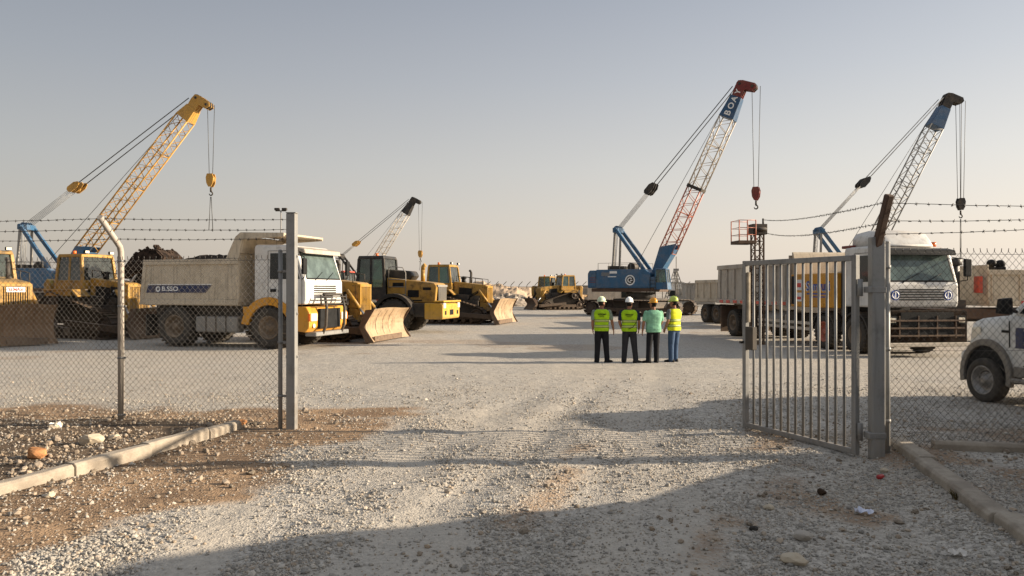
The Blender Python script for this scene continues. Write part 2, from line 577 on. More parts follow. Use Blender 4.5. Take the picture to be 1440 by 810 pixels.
gm = np_mesh('ground', co, quads, True)
att = gm.attributes.new('earth', 'FLOAT', 'POINT')
att.data.foreach_set('value', dirt_mask(GX, GY).ravel().astype(np.float32))
att = gm.attributes.new('verge', 'FLOAT', 'POINT')  # left verge mask: where the fence shadow is painted into the earth
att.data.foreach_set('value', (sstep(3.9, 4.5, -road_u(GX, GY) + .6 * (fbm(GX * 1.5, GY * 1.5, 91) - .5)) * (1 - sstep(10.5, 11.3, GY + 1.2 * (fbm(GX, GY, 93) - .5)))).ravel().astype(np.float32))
att = gm.attributes.new('packed', 'FLOAT', 'POINT')
att.data.foreach_set('value', packed(GX, GY).ravel().astype(np.float32))
ground = bpy.data.objects.new('ground', gm); COL.objects.link(ground); ground['kind'] = 'structure'


def ground_mat():
    m, nt, b = nmat('gravel_ground')
    L = nt.links
    g = N(nt, 'ShaderNodeNewGeometry'); P = g.outputs['Position']
    at_ = N(nt, 'ShaderNodeAttribute'); at_.attribute_name = 'earth'
    nb = N(nt, 'ShaderNodeTexNoise', Scale=.16, Detail=6.0, Roughness=.6); L.new(P, nb.inputs['Vector'])
    nm = N(nt, 'ShaderNodeTexNoise', Scale=1.1, Detail=7.0, Roughness=.7); L.new(P, nm.inputs['Vector'])
    nf = N(nt, 'ShaderNodeTexNoise', Scale=26.0, Detail=6.0, Roughness=.75); L.new(P, nf.inputs['Vector'])
    v1 = N(nt, 'ShaderNodeTexVoronoi', Scale=42.0, Randomness=1.0); L.new(P, v1.inputs['Vector'])
    v2 = N(nt, 'ShaderNodeTexVoronoi', Scale=19.0, Randomness=1.0); L.new(P, v2.inputs['Vector'])
    sp = N(nt, 'ShaderNodeSeparateColor'); L.new(v1.outputs['Color'], sp.inputs[0])
    sp2 = N(nt, 'ShaderNodeSeparateColor'); L.new(v2.outputs['Color'], sp2.inputs[0])
    rnd = MA(nt, 'ADD', MA(nt, 'MULTIPLY', sp.outputs[0], .6), MA(nt, 'MULTIPLY', sp2.outputs[0], .4))
    st = MIX(nt, MR(nt, rnd, .15, .85), (.24, .222, .198), (.55, .505, .44))
    # fines between the stones and packed by tyres
    fines = MIX(nt, MR(nt, nf.outputs[0], .35, .65), (.35, .315, .268), (.475, .43, .365))
    mp = N(nt, 'ShaderNodeMapping'); mp.inputs['Rotation'].default_value = (0, 0, R(15.6)); mp.inputs['Scale'].default_value = (1.5, .10, 1); L.new(P, mp.inputs['Vector'])
    ns = N(nt, 'ShaderNodeTexNoise', Scale=1.0, Detail=5.0, Roughness=.6); L.new(mp.outputs[0], ns.inputs['Vector'])
    pk = MA(nt, 'MAXIMUM', MR(nt, ns.outputs[0], .46, .62), MR(nt, nm.outputs[0], .5, .72))
    ap = N(nt, 'ShaderNodeAttribute'); ap.attribute_name = 'packed'
    gr = MIX(nt, MA(nt, 'MAXIMUM', MA(nt, 'MULTIPLY', pk, .55), MA(nt, 'MULTIPLY', ap.outputs['Fac'], .9)), st, fines)
    oil = N(nt, 'ShaderNodeTexNoise', Scale=.45, Detail=5.0, Roughness=.65); L.new(P, oil.inputs['Vector'])
    gr = MIX(nt, MR(nt, oil.outputs[0], .66, .74, 0, .5), gr, (.12, .105, .09))
    gr = MIX(nt, MR(nt, nb.outputs[0], .38, .64, 0, .45), gr, (.42, .365, .295))
    e1 = MIX(nt, MR(nt, nm.outputs[0], .33, .66), (.175, .115, .072), (.36, .24, .145))
    e1 = MIX(nt, MR(nt, nf.outputs[0], .40, .72, 0, .6), e1, (.32, .225, .145))
    verge_shade = N(nt, 'ShaderNodeAttribute'); verge_shade.attribute_name = 'verge'
    e1 = MIX(nt, MA(nt, 'MULTIPLY', verge_shade.outputs['Fac'], .85), e1, MIX(nt, MR(nt, nm.outputs[0], .35, .65), (.055, .042, .031), (.15, .11, .075)))  # earth colour darkened to stand for the chain-link shadow
    bd = MA(nt, 'ADD', at_.outputs['Fac'], MA(nt, 'MULTIPLY', MA(nt, 'SUBTRACT', nf.outputs[0], .5), .9))
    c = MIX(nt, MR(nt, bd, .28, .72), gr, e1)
    L.new(c, b.inputs['Base Color'])
    b.inputs['Roughness'].default_value = .95
    b.inputs['Specular IOR Level'].default_value = .15
    h = MA(nt, 'ADD', MA(nt, 'MULTIPLY', MR(nt, v1.outputs['Distance'], 0, .6, 1, 0), .8), MA(nt, 'MULTIPLY', nf.outputs[0], .9))
    h = MA(nt, 'ADD', h, MA(nt, 'MULTIPLY', MR(nt, v2.outputs['Distance'], 0, .6, 1, 0), .55))
    h = MA(nt, 'MULTIPLY', h, MA(nt, 'SUBTRACT', 1.0, MA(nt, 'MULTIPLY', ap.outputs['Fac'], .6)))
    bp = N(nt, 'ShaderNodeBump', Strength=.7, Distance=.016); L.new(h, bp.inputs['Height'])
    bp2 = N(nt, 'ShaderNodeBump', Strength=.6, Distance=.12); L.new(nm.outputs[0], bp2.inputs['Height']); L.new(bp.outputs[0], bp2.inputs['Normal'])
    L.new(bp2.outputs[0], b.inputs['Normal'])
    return m


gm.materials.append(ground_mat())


# loose gravel near the gate: real stones in one mass
def stone_mat(name, lo, hi):
    m, nt, b = nmat(name)
    g = N(nt, 'ShaderNodeNewGeometry')
    n = N(nt, 'ShaderNodeTexNoise', Scale=60.0, Detail=3.0); nt.links.new(g.outputs['Position'], n.inputs['Vector'])
    c = MIX(nt, g.outputs['Random Per Island'], lo, hi)
    w = MA(nt, 'FRACT', MA(nt, 'MULTIPLY', g.outputs['Random Per Island'], 7.31))
    c = MIX(nt, MR(nt, w, .7, 1.0, 0, .55), c, (.40, .29, .19))
    c = MIX(nt, MA(nt, 'MULTIPLY', MR(nt, n.outputs[0], .4, .7), .35), c, (.46, .40, .32))
    nt.links.new(c, b.inputs['Base Color']); b.inputs['Roughness'].default_value = .9; b.inputs['Specular IOR Level'].default_value = .2
    return m


STONE = stone_mat('gravel_stone', (.20, .187, .168), (.47, .43, .37))


def ico():
    t = (1 + 5 ** .5) / 2
    v = np.array([(-1, t, 0), (1, t, 0), (-1, -t, 0), (1, -t, 0), (0, -1, t), (0, 1, t), (0, -1, -t), (0, 1, -t), (t, 0, -1), (t, 0, 1), (-t, 0, -1), (-t, 0, 1)], float)
    v /= np.linalg.norm(v[0])
    f = np.array([(0, 11, 5), (0, 5, 1), (0, 1, 7), (0, 7, 10), (0, 10, 11), (1, 5, 9), (5, 11, 4), (11, 10, 2), (10, 7, 6), (7, 1, 8), (3, 9, 4), (3, 4, 2), (3, 2, 6), (3, 6, 8), (3, 8, 9), (4, 9, 5), (2, 4, 11), (6, 2, 10), (8, 6, 7), (9, 8, 1)])
    return v, f


IV, IF = ico()


def stones(name, x, y, r, mat, sink=.35):
    n = len(x)
    tv = IV[None] * rng.uniform(.72, 1.18, (24, 12, 1))
    v = tv[rng.integers(0, 24, n)]
    v = v * (r[:, None, None] * rng.uniform(.7, 1.35, (n, 1, 3)) * np.array([1, 1, .72]))
    a = rng.uniform(0, 6.283, n); ca, sa = np.cos(a)[:, None], np.sin(a)[:, None]
    tl = rng.normal(0, .35, n); ct, st_ = np.cos(tl)[:, None], np.sin(tl)[:, None]
    vx = v[..., 0] * ct + v[..., 2] * st_; vz = -v[..., 0] * st_ + v[..., 2] * ct
    wx = vx * ca - v[..., 1] * sa; wy = vx * sa + v[..., 1] * ca
    P = np.stack([wx + x[:, None], wy + y[:, None], vz + (relief(x, y) + r * sink)[:, None]], -1).reshape(-1, 3)
    Fc = (IF[None] + (np.arange(n) * 12)[:, None, None]).reshape(-1, 3)
    me = np_mesh(name, P, Fc)
    me.materials.append(mat)
    o = bpy.data.objects.new(name, me); COL.objects.link(o)
    o['kind'] = 'stuff'
    return o


def scatter(n, y0, y1, power, keep):
    y = y0 + (y1 - y0) * rng.random(n) ** power
    x = (rng.random(n) * 2 - 1) * (.72 * y + 1.9)
    k = keep(x, y)
    return x[k], y[k]


def keep_gravel(x, y):
    d = dirt_mask(x, y)
    u = road_u(x, y)
    rut = np.zeros_like(u)
    for c, w in ((-1.3, .42), (.9, .45), (2.0, .3)):
        rut = np.maximum(rut, np.exp(-((u - c + .5 * (fbm(y * .22, y * 0 + 3.0, 5) - .5)) / w) ** 2))
    cl = fbm(x * 1.3, y * 1.3, 77)
    p = (1 - .86 * d) * (1 - .55 * rut) * (.25 + .95 * sstep(.34, .62, cl))
    p = p * (1 - sstep(9.5, 16.5, y) * .9) * (1 - .8 * packed(x, y))
    return rng.random(len(x)) < p


gx, gy = scatter(300000, 4.9, 17.5, 1.3, keep_gravel)
stones('gravel', gx, gy, np.clip(rng.lognormal(-4.80, .42, len(gx)), .0045, .030), STONE)
# coarser rubble on the bare earth of both verges
def keep_rubble(x, y):
    d = dirt_mask(x, y); u = road_u(x, y)
    p = d * (.25 + .75 * sstep(.45, .62, fbm(x * 1.6, y * 1.6, 88))) * np.where(u < -4.2, 1.0, .4)
    return rng.random(len(x)) < p
rx, ry = scatter(54000, 4.9, 12.0, 1.2, keep_rubble)
stones('rubble', rx, ry, np.clip(rng.lognormal(-4.55, .55, len(rx)), .006, .05), stone_mat('rubble_stone', (.11, .085, .06), (.35, .28, .21)))


# kerbs
CONC = None
def concrete():
    m, nt, b = nmat('weathered_concrete')
    g = N(nt, 'ShaderNodeNewGeometry')
    n1 = N(nt, 'ShaderNodeTexNoise', Scale=3.0, Detail=8.0, Roughness=.7); nt.links.new(g.outputs['Position'], n1.inputs['Vector'])
    n2 = N(nt, 'ShaderNodeTexNoise', Scale=45.0, Detail=5.0, Roughness=.8); nt.links.new(g.outputs['Position'], n2.inputs['Vector'])
    c = MIX(nt, MR(nt, n1.outputs[0], .35, .65), (.24, .20, .155), (.38, .325, .255))
    c = MIX(nt, MR(nt, n2.outputs[0], .55, .75, 0, .5), c, (.15, .115, .08))
    nt.links.new(c, b.inputs['Base Color']); b.inputs['Roughness'].default_value = .95
    bp = N(nt, 'ShaderNodeBump', Strength=.5, Distance=.012); nt.links.new(n2.outputs[0], bp.inputs['Height']); nt.links.new(bp.outputs[0], b.inputs['Normal'])
    return m
CONC = concrete()


def kerb(x0, y0, x1, y1, w, h, unit=1.02):
    mb = MB()
    d = Vector((x1 - x0, y1 - y0, 0)); Ln = d.length; t = d.normalized(); nrm = Vector((-t.y, t.x, 0))
    k = 0; s = 0
    rr = random.Random(5)
    while s < Ln:
        e = min(Ln, s + unit - .012)
        zo = rr.uniform(-.012, .012); lo = rr.uniform(-.014, .014); tw = rr.uniform(-.008, .008)
        P = []
        m_ = 6
        rings = []
        for j in range(m_ + 1):
            c = Vector((x0, y0, 0)) + t * (s + (e - s) * j / m_) + nrm * (lo + tw * j)
            z0 = .02
            q = lambda: rr.uniform(-.004, .004)
            rings.append([c - nrm * w / 2 + Vector((0, 0, -.15)), c - nrm * (w / 2 + q()) + Vector((0, 0, z0 + h - .03 + zo)), c - nrm * (w / 2 - .03 + q()) + Vector((0, 0, z0 + h + zo + q())),
                          c + nrm * (w / 2 - .02 + q()) + Vector((0, 0, z0 + h + zo + q())), c + nrm * (w / 2 + q()) + Vector((0, 0, z0 + h - .02 + zo)), c + nrm * w / 2 + Vector((0, 0, -.15))])
        mb.loft(rings, smooth=False)
        s += unit; k += 1
    return mb.build('kerb', CONC, kind='structure', bevel=.006)


kl0 = gp(-220, 756); kl1 = gp(338, 604)
kerb(kl0[0], kl0[1], kl1[0], kl1[1], .155, .115)
kr0 = gp(1262, 638); kr1 = gp(1475, 803)
kerb(kr0[0], kr0[1], kr1[0], kr1[1], .19, .17)
kk0 = gp(1312, 642); kk1 = gp(1500, 652)
kerb(kk0[0], kk0[1], kk1[0], kk1[1], .15, .17)

# ------------------------------------------------------------------ chain-link fences, gate
def barbed(mb, p0, p1, sag=.02, seed=0, step=.13):
    rr = random.Random(seed)
    p0 = Vector(p0); p1 = Vector(p1)
    n = max(8, int((p1 - p0).length / .3))
    pts = []
    for i in range(n + 1):
        t = i / n
        p = p0.lerp(p1, t); p.z -= sag * 4 * t * (1 - t) + rr.uniform(-.004, .004)
        pts.append(p)
    mb.tube(pts, .0038, 5)
    Ln = (p1 - p0).length
    d = (p1 - p0).normalized()
    s = step * .5
    while s < Ln:
        t = s / Ln
        p = p0.lerp(p1, t); p.z -= sag * 4 * t * (1 - t)
        for k in range(2):
            a = rr.uniform(0, 3.14)
            e1 = d.cross(Vector((0, 0, 1))).normalized(); e2 = d.cross(e1)
            v = (e1 * math.cos(a) + e2 * math.sin(a)) * .021 + d * .008 * (1 if k else -1)
            mb.tube([p - v, p + v], .0028, 4)
        mb.tube([p - d * .012, p + d * .012], .0075, 5)
        s += step * rr.uniform(.9, 1.1)


def chainlink(mb, p0, p1, z0, z1, pitch=.043, r=.0028, seed=1):
    """every wire zigzags up the fence and hooks its two neighbours, which makes the diamonds"""
    rr = random.Random(seed)
    p0 = Vector((p0[0], p0[1], 0)); p1 = Vector((p1[0], p1[1], 0))
    d = p1 - p0; Ln = d.length; t = d.normalized(); nr = Vector((-t.y, t.x, 0))
    n = int(Ln / pitch); pit = Ln / n
    rows = int((z1 - z0) / (pitch * 1.06))
    hz_ = (z1 - z0) / rows
    def bow(s, z):
        return .022 * math.sin(s * 2.1 + z * 1.3) + .012 * math.sin(s * 5.7 - z * 2.2)
    for k in range(n + 1):
        pts = []
        for j in range(rows + 1):
            z = z0 + j * hz_
            s = k * pit + pit * .515 * (1 if (j + k) % 2 else -1)
            s = min(max(s, 0), Ln)
            zz = z + .012 * math.sin(s * 3.1 + z * 2.0) * (1 - abs(2 * j / rows - 1))
            pts.append(p0 + t * s + nr * (bow(s, z) + .003 * (1 if (j + k) % 2 else -1)) + Vector((0, 0, zz)))
        mb.tube(pts, r, 4)
        if (rows + k) % 2:
            e = pts[-1]
            mb.tube([e, e + Vector((rr.uniform(-.008, .008), 0, .040))], r * 1.8, 4)
    return mb


def wire_line(mb, p0, p1, r=.0025, sag=.01):
    p0 = Vector(p0); p1 = Vector(p1)
    mb.tube([p0.lerp(p1, i / 8) - Vector((0, 0, sag * 4 * (i / 8) * (1 - i / 8))) for i in range(9)], r, 5)


# left fence
LP = Vector((-3.07, 10.32, 0))          # square gate post
LT = Vector((-3.245, 10.36, 0))         # round post tied to it
SP = Vector((-5.70, 10.78, 0))          # bent post
SP2 = Vector((-8.45, 11.25, 0))
SP3 = Vector((-11.2, 11.72, 0))
lf = thing('chain_link_fence', 'chain link fence with pale bent posts, standing in front of the dump truck', 'fence', (LT.x, LT.y, 0))
def rel(base, p): return Vector(p) - Vector((base.x, base.y, 0))
B = LT
mb = MB(); chainlink(mb, rel(B, LT), rel(B, SP3), .06, 2.40); mb.build('chain_link_mesh', WIRE, lf)
def bent_post(parent, p, name='fence_post', mat=POSTP):
    mb = MB()
    mb.tube([p + Vector((0, 0, -.2)), p + Vector((0, 0, 2.50)), p + Vector((.0, -.03, 2.58)), p + Vector((-.03, -.50, 2.97))], .042, 12)
    o = mb.build(name, mat, parent)
    m2 = MB()
    for z in (.12, .95, 1.7, 2.36):
        m2.cyl(p + Vector((0, 0, z)), p + Vector((0, 0, z + .03)), .048, n=12)
        m2.box(p.x + .03, p.x + .075, p.y - .01, p.y + .01, z, z + .03)
    m2.build('clamp_band', GALV, o)
    return o
bent_post(lf, rel(B, SP)); bent_post(lf, rel(B, SP2)); bent_post(lf, rel(B, SP3))
mb = MB()
mb.cyl(Vector((0, 0, -.2)), Vector((0, 0, 2.50)), .03, n=12); mb.ball((0, 0, 2.5), .032, .032, .02)
mb.build('end_post', GALV, lf)
mb = MB()
for z in (.45, 1.2, 2.2):
    mb.cyl((0, 0, z), (0, 0, z + .035), .038, n=12); mb.box(.02, .12, -.012, .012, z, z + .035)
mb.build('clamp_band', GALV, lf)
for z in (.10, 1.25, 2.38):
    mb = MB(); wire_line(mb, rel(B, LT) + Vector((0, 0, z)), rel(B, SP) + Vector((0, 0, z - .01))); wire_line(mb, rel(B, SP) + Vector((0, 0, z - .01)), rel(B, SP2) + Vector((0, 0, z))); wire_line(mb, rel(B, SP2) + Vector((0, 0, z)), rel(B, SP3) + Vector((0, 0, z)))
    mb.build('tension_wire', WIRE, lf)
for k, (t, zl) in enumerate(((.97, 2.93), (.62, 2.79), (.28, 2.665))):
    a = rel(B, LP) + Vector((-.05, -.07, zl))
    b = rel(B, SP) + Vector((-.03 * t, -.47 * t, 2.58 + .38 * t)); c = rel(B, SP2) + Vector((-.03 * t, -.47 * t, 2.58 + .38 * t))
    mb = MB(); barbed(mb, a, b, .012, k); barbed(mb, b, c, .012, k + 9); barbed(mb, c, rel(B, SP3) + Vector((-.03 * t, -.47 * t, 2.58 + .38 * t)), .012, k + 19); mb.build('barbed_wire', WIRE, lf)

# square post on the left of the opening
gpl = thing('gate_post', 'tall straight square galvanised post that carries no gate, beside the bent post fence', 'post', LP)
mb = MB(); mb.box(-.065, .065, -.065, .065, -.2, 3.02); mb.build('post', GALV, gpl, bevel=.01)
mb = MB(); mb.box(-.068, .068, -.068, .068, 3.021, 3.032); mb.build('cap', GALV, gpl)
mb = MB()
for z in (.5, 1.0, 1.6, 2.4): mb.box(-.085, .075, -.012, .012, z, z + .04); mb.cyl((.066, -.0, z + .02), (.085, 0, z + .02), .012, n=8)
mb.build('bracket', GALV, gpl, bevel=.003)

# right gate post with leaning wire arm
RP = Vector((4.19, 8.50, 0))
gpr = thing('gate_post', 'square galvanised gate post carrying the barred gate, with a brown leaning arm on top', 'post', RP)
mb = MB(); mb.box(-.075, .075, -.06, .06, -.2, 2.56); mb.build('post', GALV, gpr, bevel=.01)
mb = MB(); mb.beam((-.01, .01, 2.38), (.035, -.22, 3.02), .085, .085); mb.build('wire_arm', RUST, gpr, bevel=.012)
mb = MB()
for z in (.25, 1.92): mb.box(-.12, .082, -.068, .068, z, z + .07)
mb.build('hinge_bracket', GALV, gpr, bevel=.006)

# barred gate leaf
GH = Vector((4.02, 8.60, 0)); GE = Vector((3.27, 10.42, 0))
gd = (GE - GH); GL = gd.length; gyaw = math.atan2(gd.y, gd.x)
gate = thing('gate', 'grey steel gate leaf of vertical bars standing half open', 'gate', GH, gyaw)
mb = MB(); t = .066
mb.box(0, t, -.033, .033, .03, 2.36); mb.box(GL - t, GL, -.033, .033, .03, 2.36)
mb.box(t + .001, GL - t - .001, -.032, .032, 2.292, 2.358); mb.box(t + .001, GL - t - .001, -.032, .032, .032, .098)
mb.build('gate_frame', GALV, gate, bevel=.007, segs=2)
nb = 13
for i in range(nb):
    x = t + (GL - 2 * t) * (i + 1) / (nb + 1)
    mb = MB(); mb.cyl((x, 0, .097), (x, 0, 2.293), .0165, n=10); mb.build('bar', GALV, gate)
mb = MB()
for z in (.28, 1.95): mb.cyl((-.035, 0, z - .07), (-.035, 0, z + .13), .03, n=12); mb.box(-.03, .001, -.012, .012, z - .02, z + .07)
mb.build('hinge', GALV, gate)
mb = MB(); mb.box(GL - .22, GL - t - .002, -.04, .04, 1.12, 1.44); lb = mb.build('lock_box', STEEL, gate, bevel=.006)
mb = MB(); mb.cyl((GL - .02, -.034, 1.22), (GL - .02, -.075, 1.22), .018, n=10); mb.ball((GL - .02, -.09, 1.22), .035, .035, .035); mb.cyl((GL - .02, .034, 1.22), (GL - .02, .09, 1.22), .018, n=10); mb.build('handle', BLACKP, lb)
mb = MB(); mb.box(GL - .115, GL - .072, -.02, .02, 1.5, 2.2); mb.build('wood_batten', plain('bare_wood', (.33, .28, .21), var=.3), gate, bevel=.004)

# right fence
RT = Vector((4.34, 8.56, 0)); RE = Vector((7.7, 8.83, 0))
rf = thing('chain_link_fence', 'chain link fence topped by barbed wire in front of the white pickup', 'fence', RT)
B = RT
mb = MB(); chainlink(mb, rel(B, RT), rel(B, RE), .05, 2.40, seed=4); mb.build('chain_link_mesh', WIRE, rf)
mb = MB(); mb.cyl((0, 0, -.2), (0, 0, 2.50), .034, n=12); mb.ball((0, 0, 2.5), .036, .036, .02); mb.build('end_post', GALV, rf)
mb = MB()
for z in (.42, 1.25, 2.2):
    mb.cyl((0, 0, z), (0, 0, z + .04), .042, n=12); mb.box(-.14, .0, -.012, .012, z, z + .04)
mb.build('clamp_band', GALV, rf)
bent_post(rf, rel(B, RT.lerp(RE, .72)))
bent_post(rf, rel(B, RE))
for z in (.10, 1.25, 2.38):
    mb = MB(); wire_line(mb, rel(B, RT) + Vector((0, 0, z)), rel(B, RE) + Vector((0, 0, z))); mb.build('tension_wire', WIRE, rf)
arm = lambda t: rel(B, RP) + Vector((-.01 + .045 * t, .01 - .23 * t, 2.38 + .64 * t))
q3 = rel(B, RT.lerp(RE, .72))
for k, t in enumerate((.86, .55, .32)):
    mb = MB()
    f = lambda p: p + Vector((-.03 * t, -.47 * t, 2.58 + .36 * t))
    barbed(mb, arm(t), f(q3), .012, 30 + k); barbed(mb, f(q3), f(rel(B, RE)), .012, 40 + k)
    mb.build('barbed_wire', WIRE, rf)

# lattice mast with a railed cage; two loose barbed wires are strung from the gate post to it
MX, MY = at(1065, 300, 27.0).x, 27.0
mast = thing('access_mast', 'rusty lattice mast carrying a railed work cage beside the grey tipper', 'mast', (MX, MY, 0), R(6))
mb = MB(); h = 4.35; w = .165
for sx in (-1, 1):
    for sy in (-1, 1): mb.beam((sx * w, sy * w, 0), (sx * w, sy * w, h), .05, .05)
k = 0; z = .1
while z < h - .3:
    for a, b in (((-w, -w), (w, -w)), ((w, -w), (w, w)), ((w, w), (-w, w)), ((-w, w), (-w, -w))):
        p, q = (a, b) if k % 2 else (b, a)
        mb.tube([(p[0], p[1], z), (q[0], q[1], z + .33)], .016, 5)
        mb.tube([(p[0], p[1], z), (q[0], q[1], z)], .012, 5)
    z += .33; k += 1
mb.box(-.3, .3, -.3, .3, -.05, .06)
mb.build('lattice_mast', RUST, mast)
mb = MB(); mb.box(-.27, .27, -.25, .25, h - .38, h + .0); mb.cyl((-.2, -.3, h - .2), (.2, -.3, h - .2), .07); mb.cyl((.22, 0, h), (.22, 0, h + .22), .035); mb.build('mast_head', STEEL, mast, bevel=.01)
mb = MB(); mb.box(-.86, -.2, -.38, .38, 3.62, 3.74); cg = mb.build('cage_floor', RUST, mast, bevel=.01)
mb = MB()
for x in (-.84, -.53, -.22):
    for y in (-.36, .36): mb.tube([(x, y, 3.72), (x, y, 4.48)], .02, 6)
for zz in (3.95, 4.2, 4.47):
    mb.tube([(-.22, -.36, zz), (-.84, -.36, zz), (-.84, .36, zz), (-.22, .36, zz)], .014, 6)
mb.build('guard_rail', LATR, mast)

lw = thing('barbed_wire', 'pair of barbed wires strung from the leaning arm to the lattice mast', 'wire', (RP.x, RP.y, 0))
for k, (t, zz) in enumerate(((.88, 4.50), (.52, 4.05))):
    mb = MB(); p = arm(t) + Vector((RT.x - RP.x, RT.y - RP.y, 0))
    barbed(mb, p, Vector((MX + .15 - RP.x, MY - .2 - RP.y, zz)), .10 + .04 * k, 60 + k, step=.2); mb.build('strand', WIRE, lw)


# ------------------------------------------------------------------ wheels, tracks, cabs
def wheel(parent, x, y, r, w, side, rim=RIM, tread=True, rr=.56, name='wheel', lug=26):
    """side -1: outer face towards local -y"""
    mb = MB()
    h = w / 2
    prof = [(r * rr, -h * .82), (r * (rr + .06), -h * .95), (r * .80, -h), (r * .93, -h * .94), (r * .985, -h * .72), (r, -h * .3), (r, h * .3), (r * .985, h * .72), (r * .93, h * .94), (r * .8, h), (r * (rr + .06), h * .95), (r * rr, h * .82), (r * rr, -h * .82)]
    mb.lathe(prof, n=36)
    if tread:
        for i in range(lug):
            a = 2 * math.pi * i / lug
            for sg in (-1, 1):
                aa = a + (.5 if sg > 0 else 0) * 2 * math.pi / lug
                rot = Matrix.Rotation(-aa, 3, 'Y') @ Matrix.Rotation(R(24 * sg), 3, 'X')
                c = Vector((math.cos(aa) * (r + .004), sg * h * .47, math.sin(aa) * (r + .004)))
                mb.obox(c, (.035 * r / .5, h * .92, 2 * math.pi * r / lug * .52), rot)
    o = mb.build(name, RUBBER, parent, loc=(x, y, r + .005))
    m2 = MB(); s = side
    R0 = r * rr
    m2.lathe([(R0 * 1.01, s * h * .80), (R0 * 1.04, s * h * .9), (R0 * .97, s * h * .93), (R0 * .88, s * h * .80), (R0 * .80, s * h * .30), (R0 * .62, s * h * .20), (R0 * .50, s * h * .38), (R0 * .34, s * h * .42), (R0 * .30, s * h * .78), (R0 * .16, s * h * .84), (.001, s * h * .84)], n=28)
    for i in range(10):
        a = 2 * math.pi * i / 10
        p = Vector((math.cos(a) * R0 * .52, s * h * .33, math.sin(a) * R0 * .52))
        m2.cyl(p, p + Vector((0, s * h * .16, 0)), R0 * .05, n=6)
    m2.lathe([(R0 * 1.0, -s * h * .78), (R0 * .9, -s * h * .7), (R0 * .5, -s * h * .2), (.001, -s * h * .2)], n=20)
    m2.build('rim', rim, o)
    return o


def hull(pts):
    pts = sorted(set(pts))
    def half(ps):
        H = []
        for p in ps:
            while len(H) > 1 and (H[-1][0] - H[-2][0]) * (p[1] - H[-2][1]) - (H[-1][1] - H[-2][1]) * (p[0] - H[-2][0]) <= 0: H.pop()
            H.append(p)
        return H
    a = half(pts); b = half(pts[::-1])
    return a[:-1] + b[:-1]


def outline(circles, extra=0.0):
    P = []
    for cx, cz, r in circles:
        for i in range(48):
            a = 2 * math.pi * i / 48
            P.append((round(cx + (r + extra) * math.cos(a), 5), round(cz + (r + extra) * math.sin(a), 5)))
    return hull(P)


def crawler(parent, circles, yc, width, pitch=.21, side=-1, frame_z=None, rollers=7, roll_r=.12, mat=TRACK):
    """one crawler: shoes + links, wheels, roller frame"""
    out = outline(circles, 0.0)
    n = len(out)
    seg = [(Vector(out[i]), Vector(out[(i + 1) % n])) for i in range(n)]
    Ln = sum((b - a).length for a, b in seg)
    ns = int(Ln / pitch); pit = Ln / ns
    mb = MB()
    acc = 0; k = 0; i = 0
    for j in range(ns):
        s = j * pit
        while acc + (seg[i][1] - seg[i][0]).length < s:
            acc += (seg[i][1] - seg[i][0]).length; i += 1
        a, b = seg[i]; d = (b - a).normalized()
        p = a + d * (s - acc)
        ang = math.atan2(d.y, d.x)
        rot = Matrix.Rotation(-ang, 3, 'Y')
        nrm = Vector((d.y, 0, -d.x))
        c = Vector((p.x, yc, p.y)) + nrm * .035
        mb.obox(c, (pit * .92, width, .035), rot)
        mb.obox(c + nrm * .035 + Vector((d.x, 0, d.y)) * pit * .30, (.03, width, .06), rot)
        mb.obox(c - nrm * .05, (pit * .7, width * .42, .07), rot)
    t = mb.build('track', mat, parent, bevel=0)
    y0, y1 = yc - width * .5, yc + width * .5
    fy = y0 - .0 if side < 0 else y1
    m2 = MB()
    for cx, cz, r in circles:
        rr = r - .07
        for s_ in (-1, 1):
            ya = yc + s_ * width * .30
            m2.lathe([(rr, ya - .06), (rr, ya + .06), (rr * .84, ya + .075), (rr * .80, ya + .02), (rr * .42, ya + .03), (rr * .40, ya + .09), (.001, ya + .09)] if s_ > 0 else
                     [(rr, ya + .06), (rr, ya - .06), (rr * .84, ya - .075), (rr * .80, ya - .02), (rr * .42, ya - .03), (rr * .40, ya - .09), (.001, ya - .09)], o=(cx, 0, cz), n=26)
        m2.cyl((cx, yc - width * .42, cz), (cx, yc + width * .42, cz), rr * .5, n=16)
    m2.build('track_wheel', TRACK, t)
    low = sorted(circles, key=lambda c: c[1])[:2]
    xa, xb = min(low[0][0], low[1][0]), max(low[0][0], low[1][0])
    m3 = MB()
    bz = min(c[1] - c[2] for c in circles)
    m3.box(xa + .2, xb - .2, yc - width * .36, yc + width * .36, bz + roll_r * 1.7, bz + roll_r * 1.7 + .26)
    for q in range(rollers):
        x = xa + .3 + (xb - xa - .6) * q / (rollers - 1)
        m3.cyl((x, yc - width * .4, bz + roll_r + .02), (x, yc + width * .4, bz + roll_r + .02), roll_r, n=14)
    m3.build('roller_frame', TRACK, t, bevel=.015)
    return t


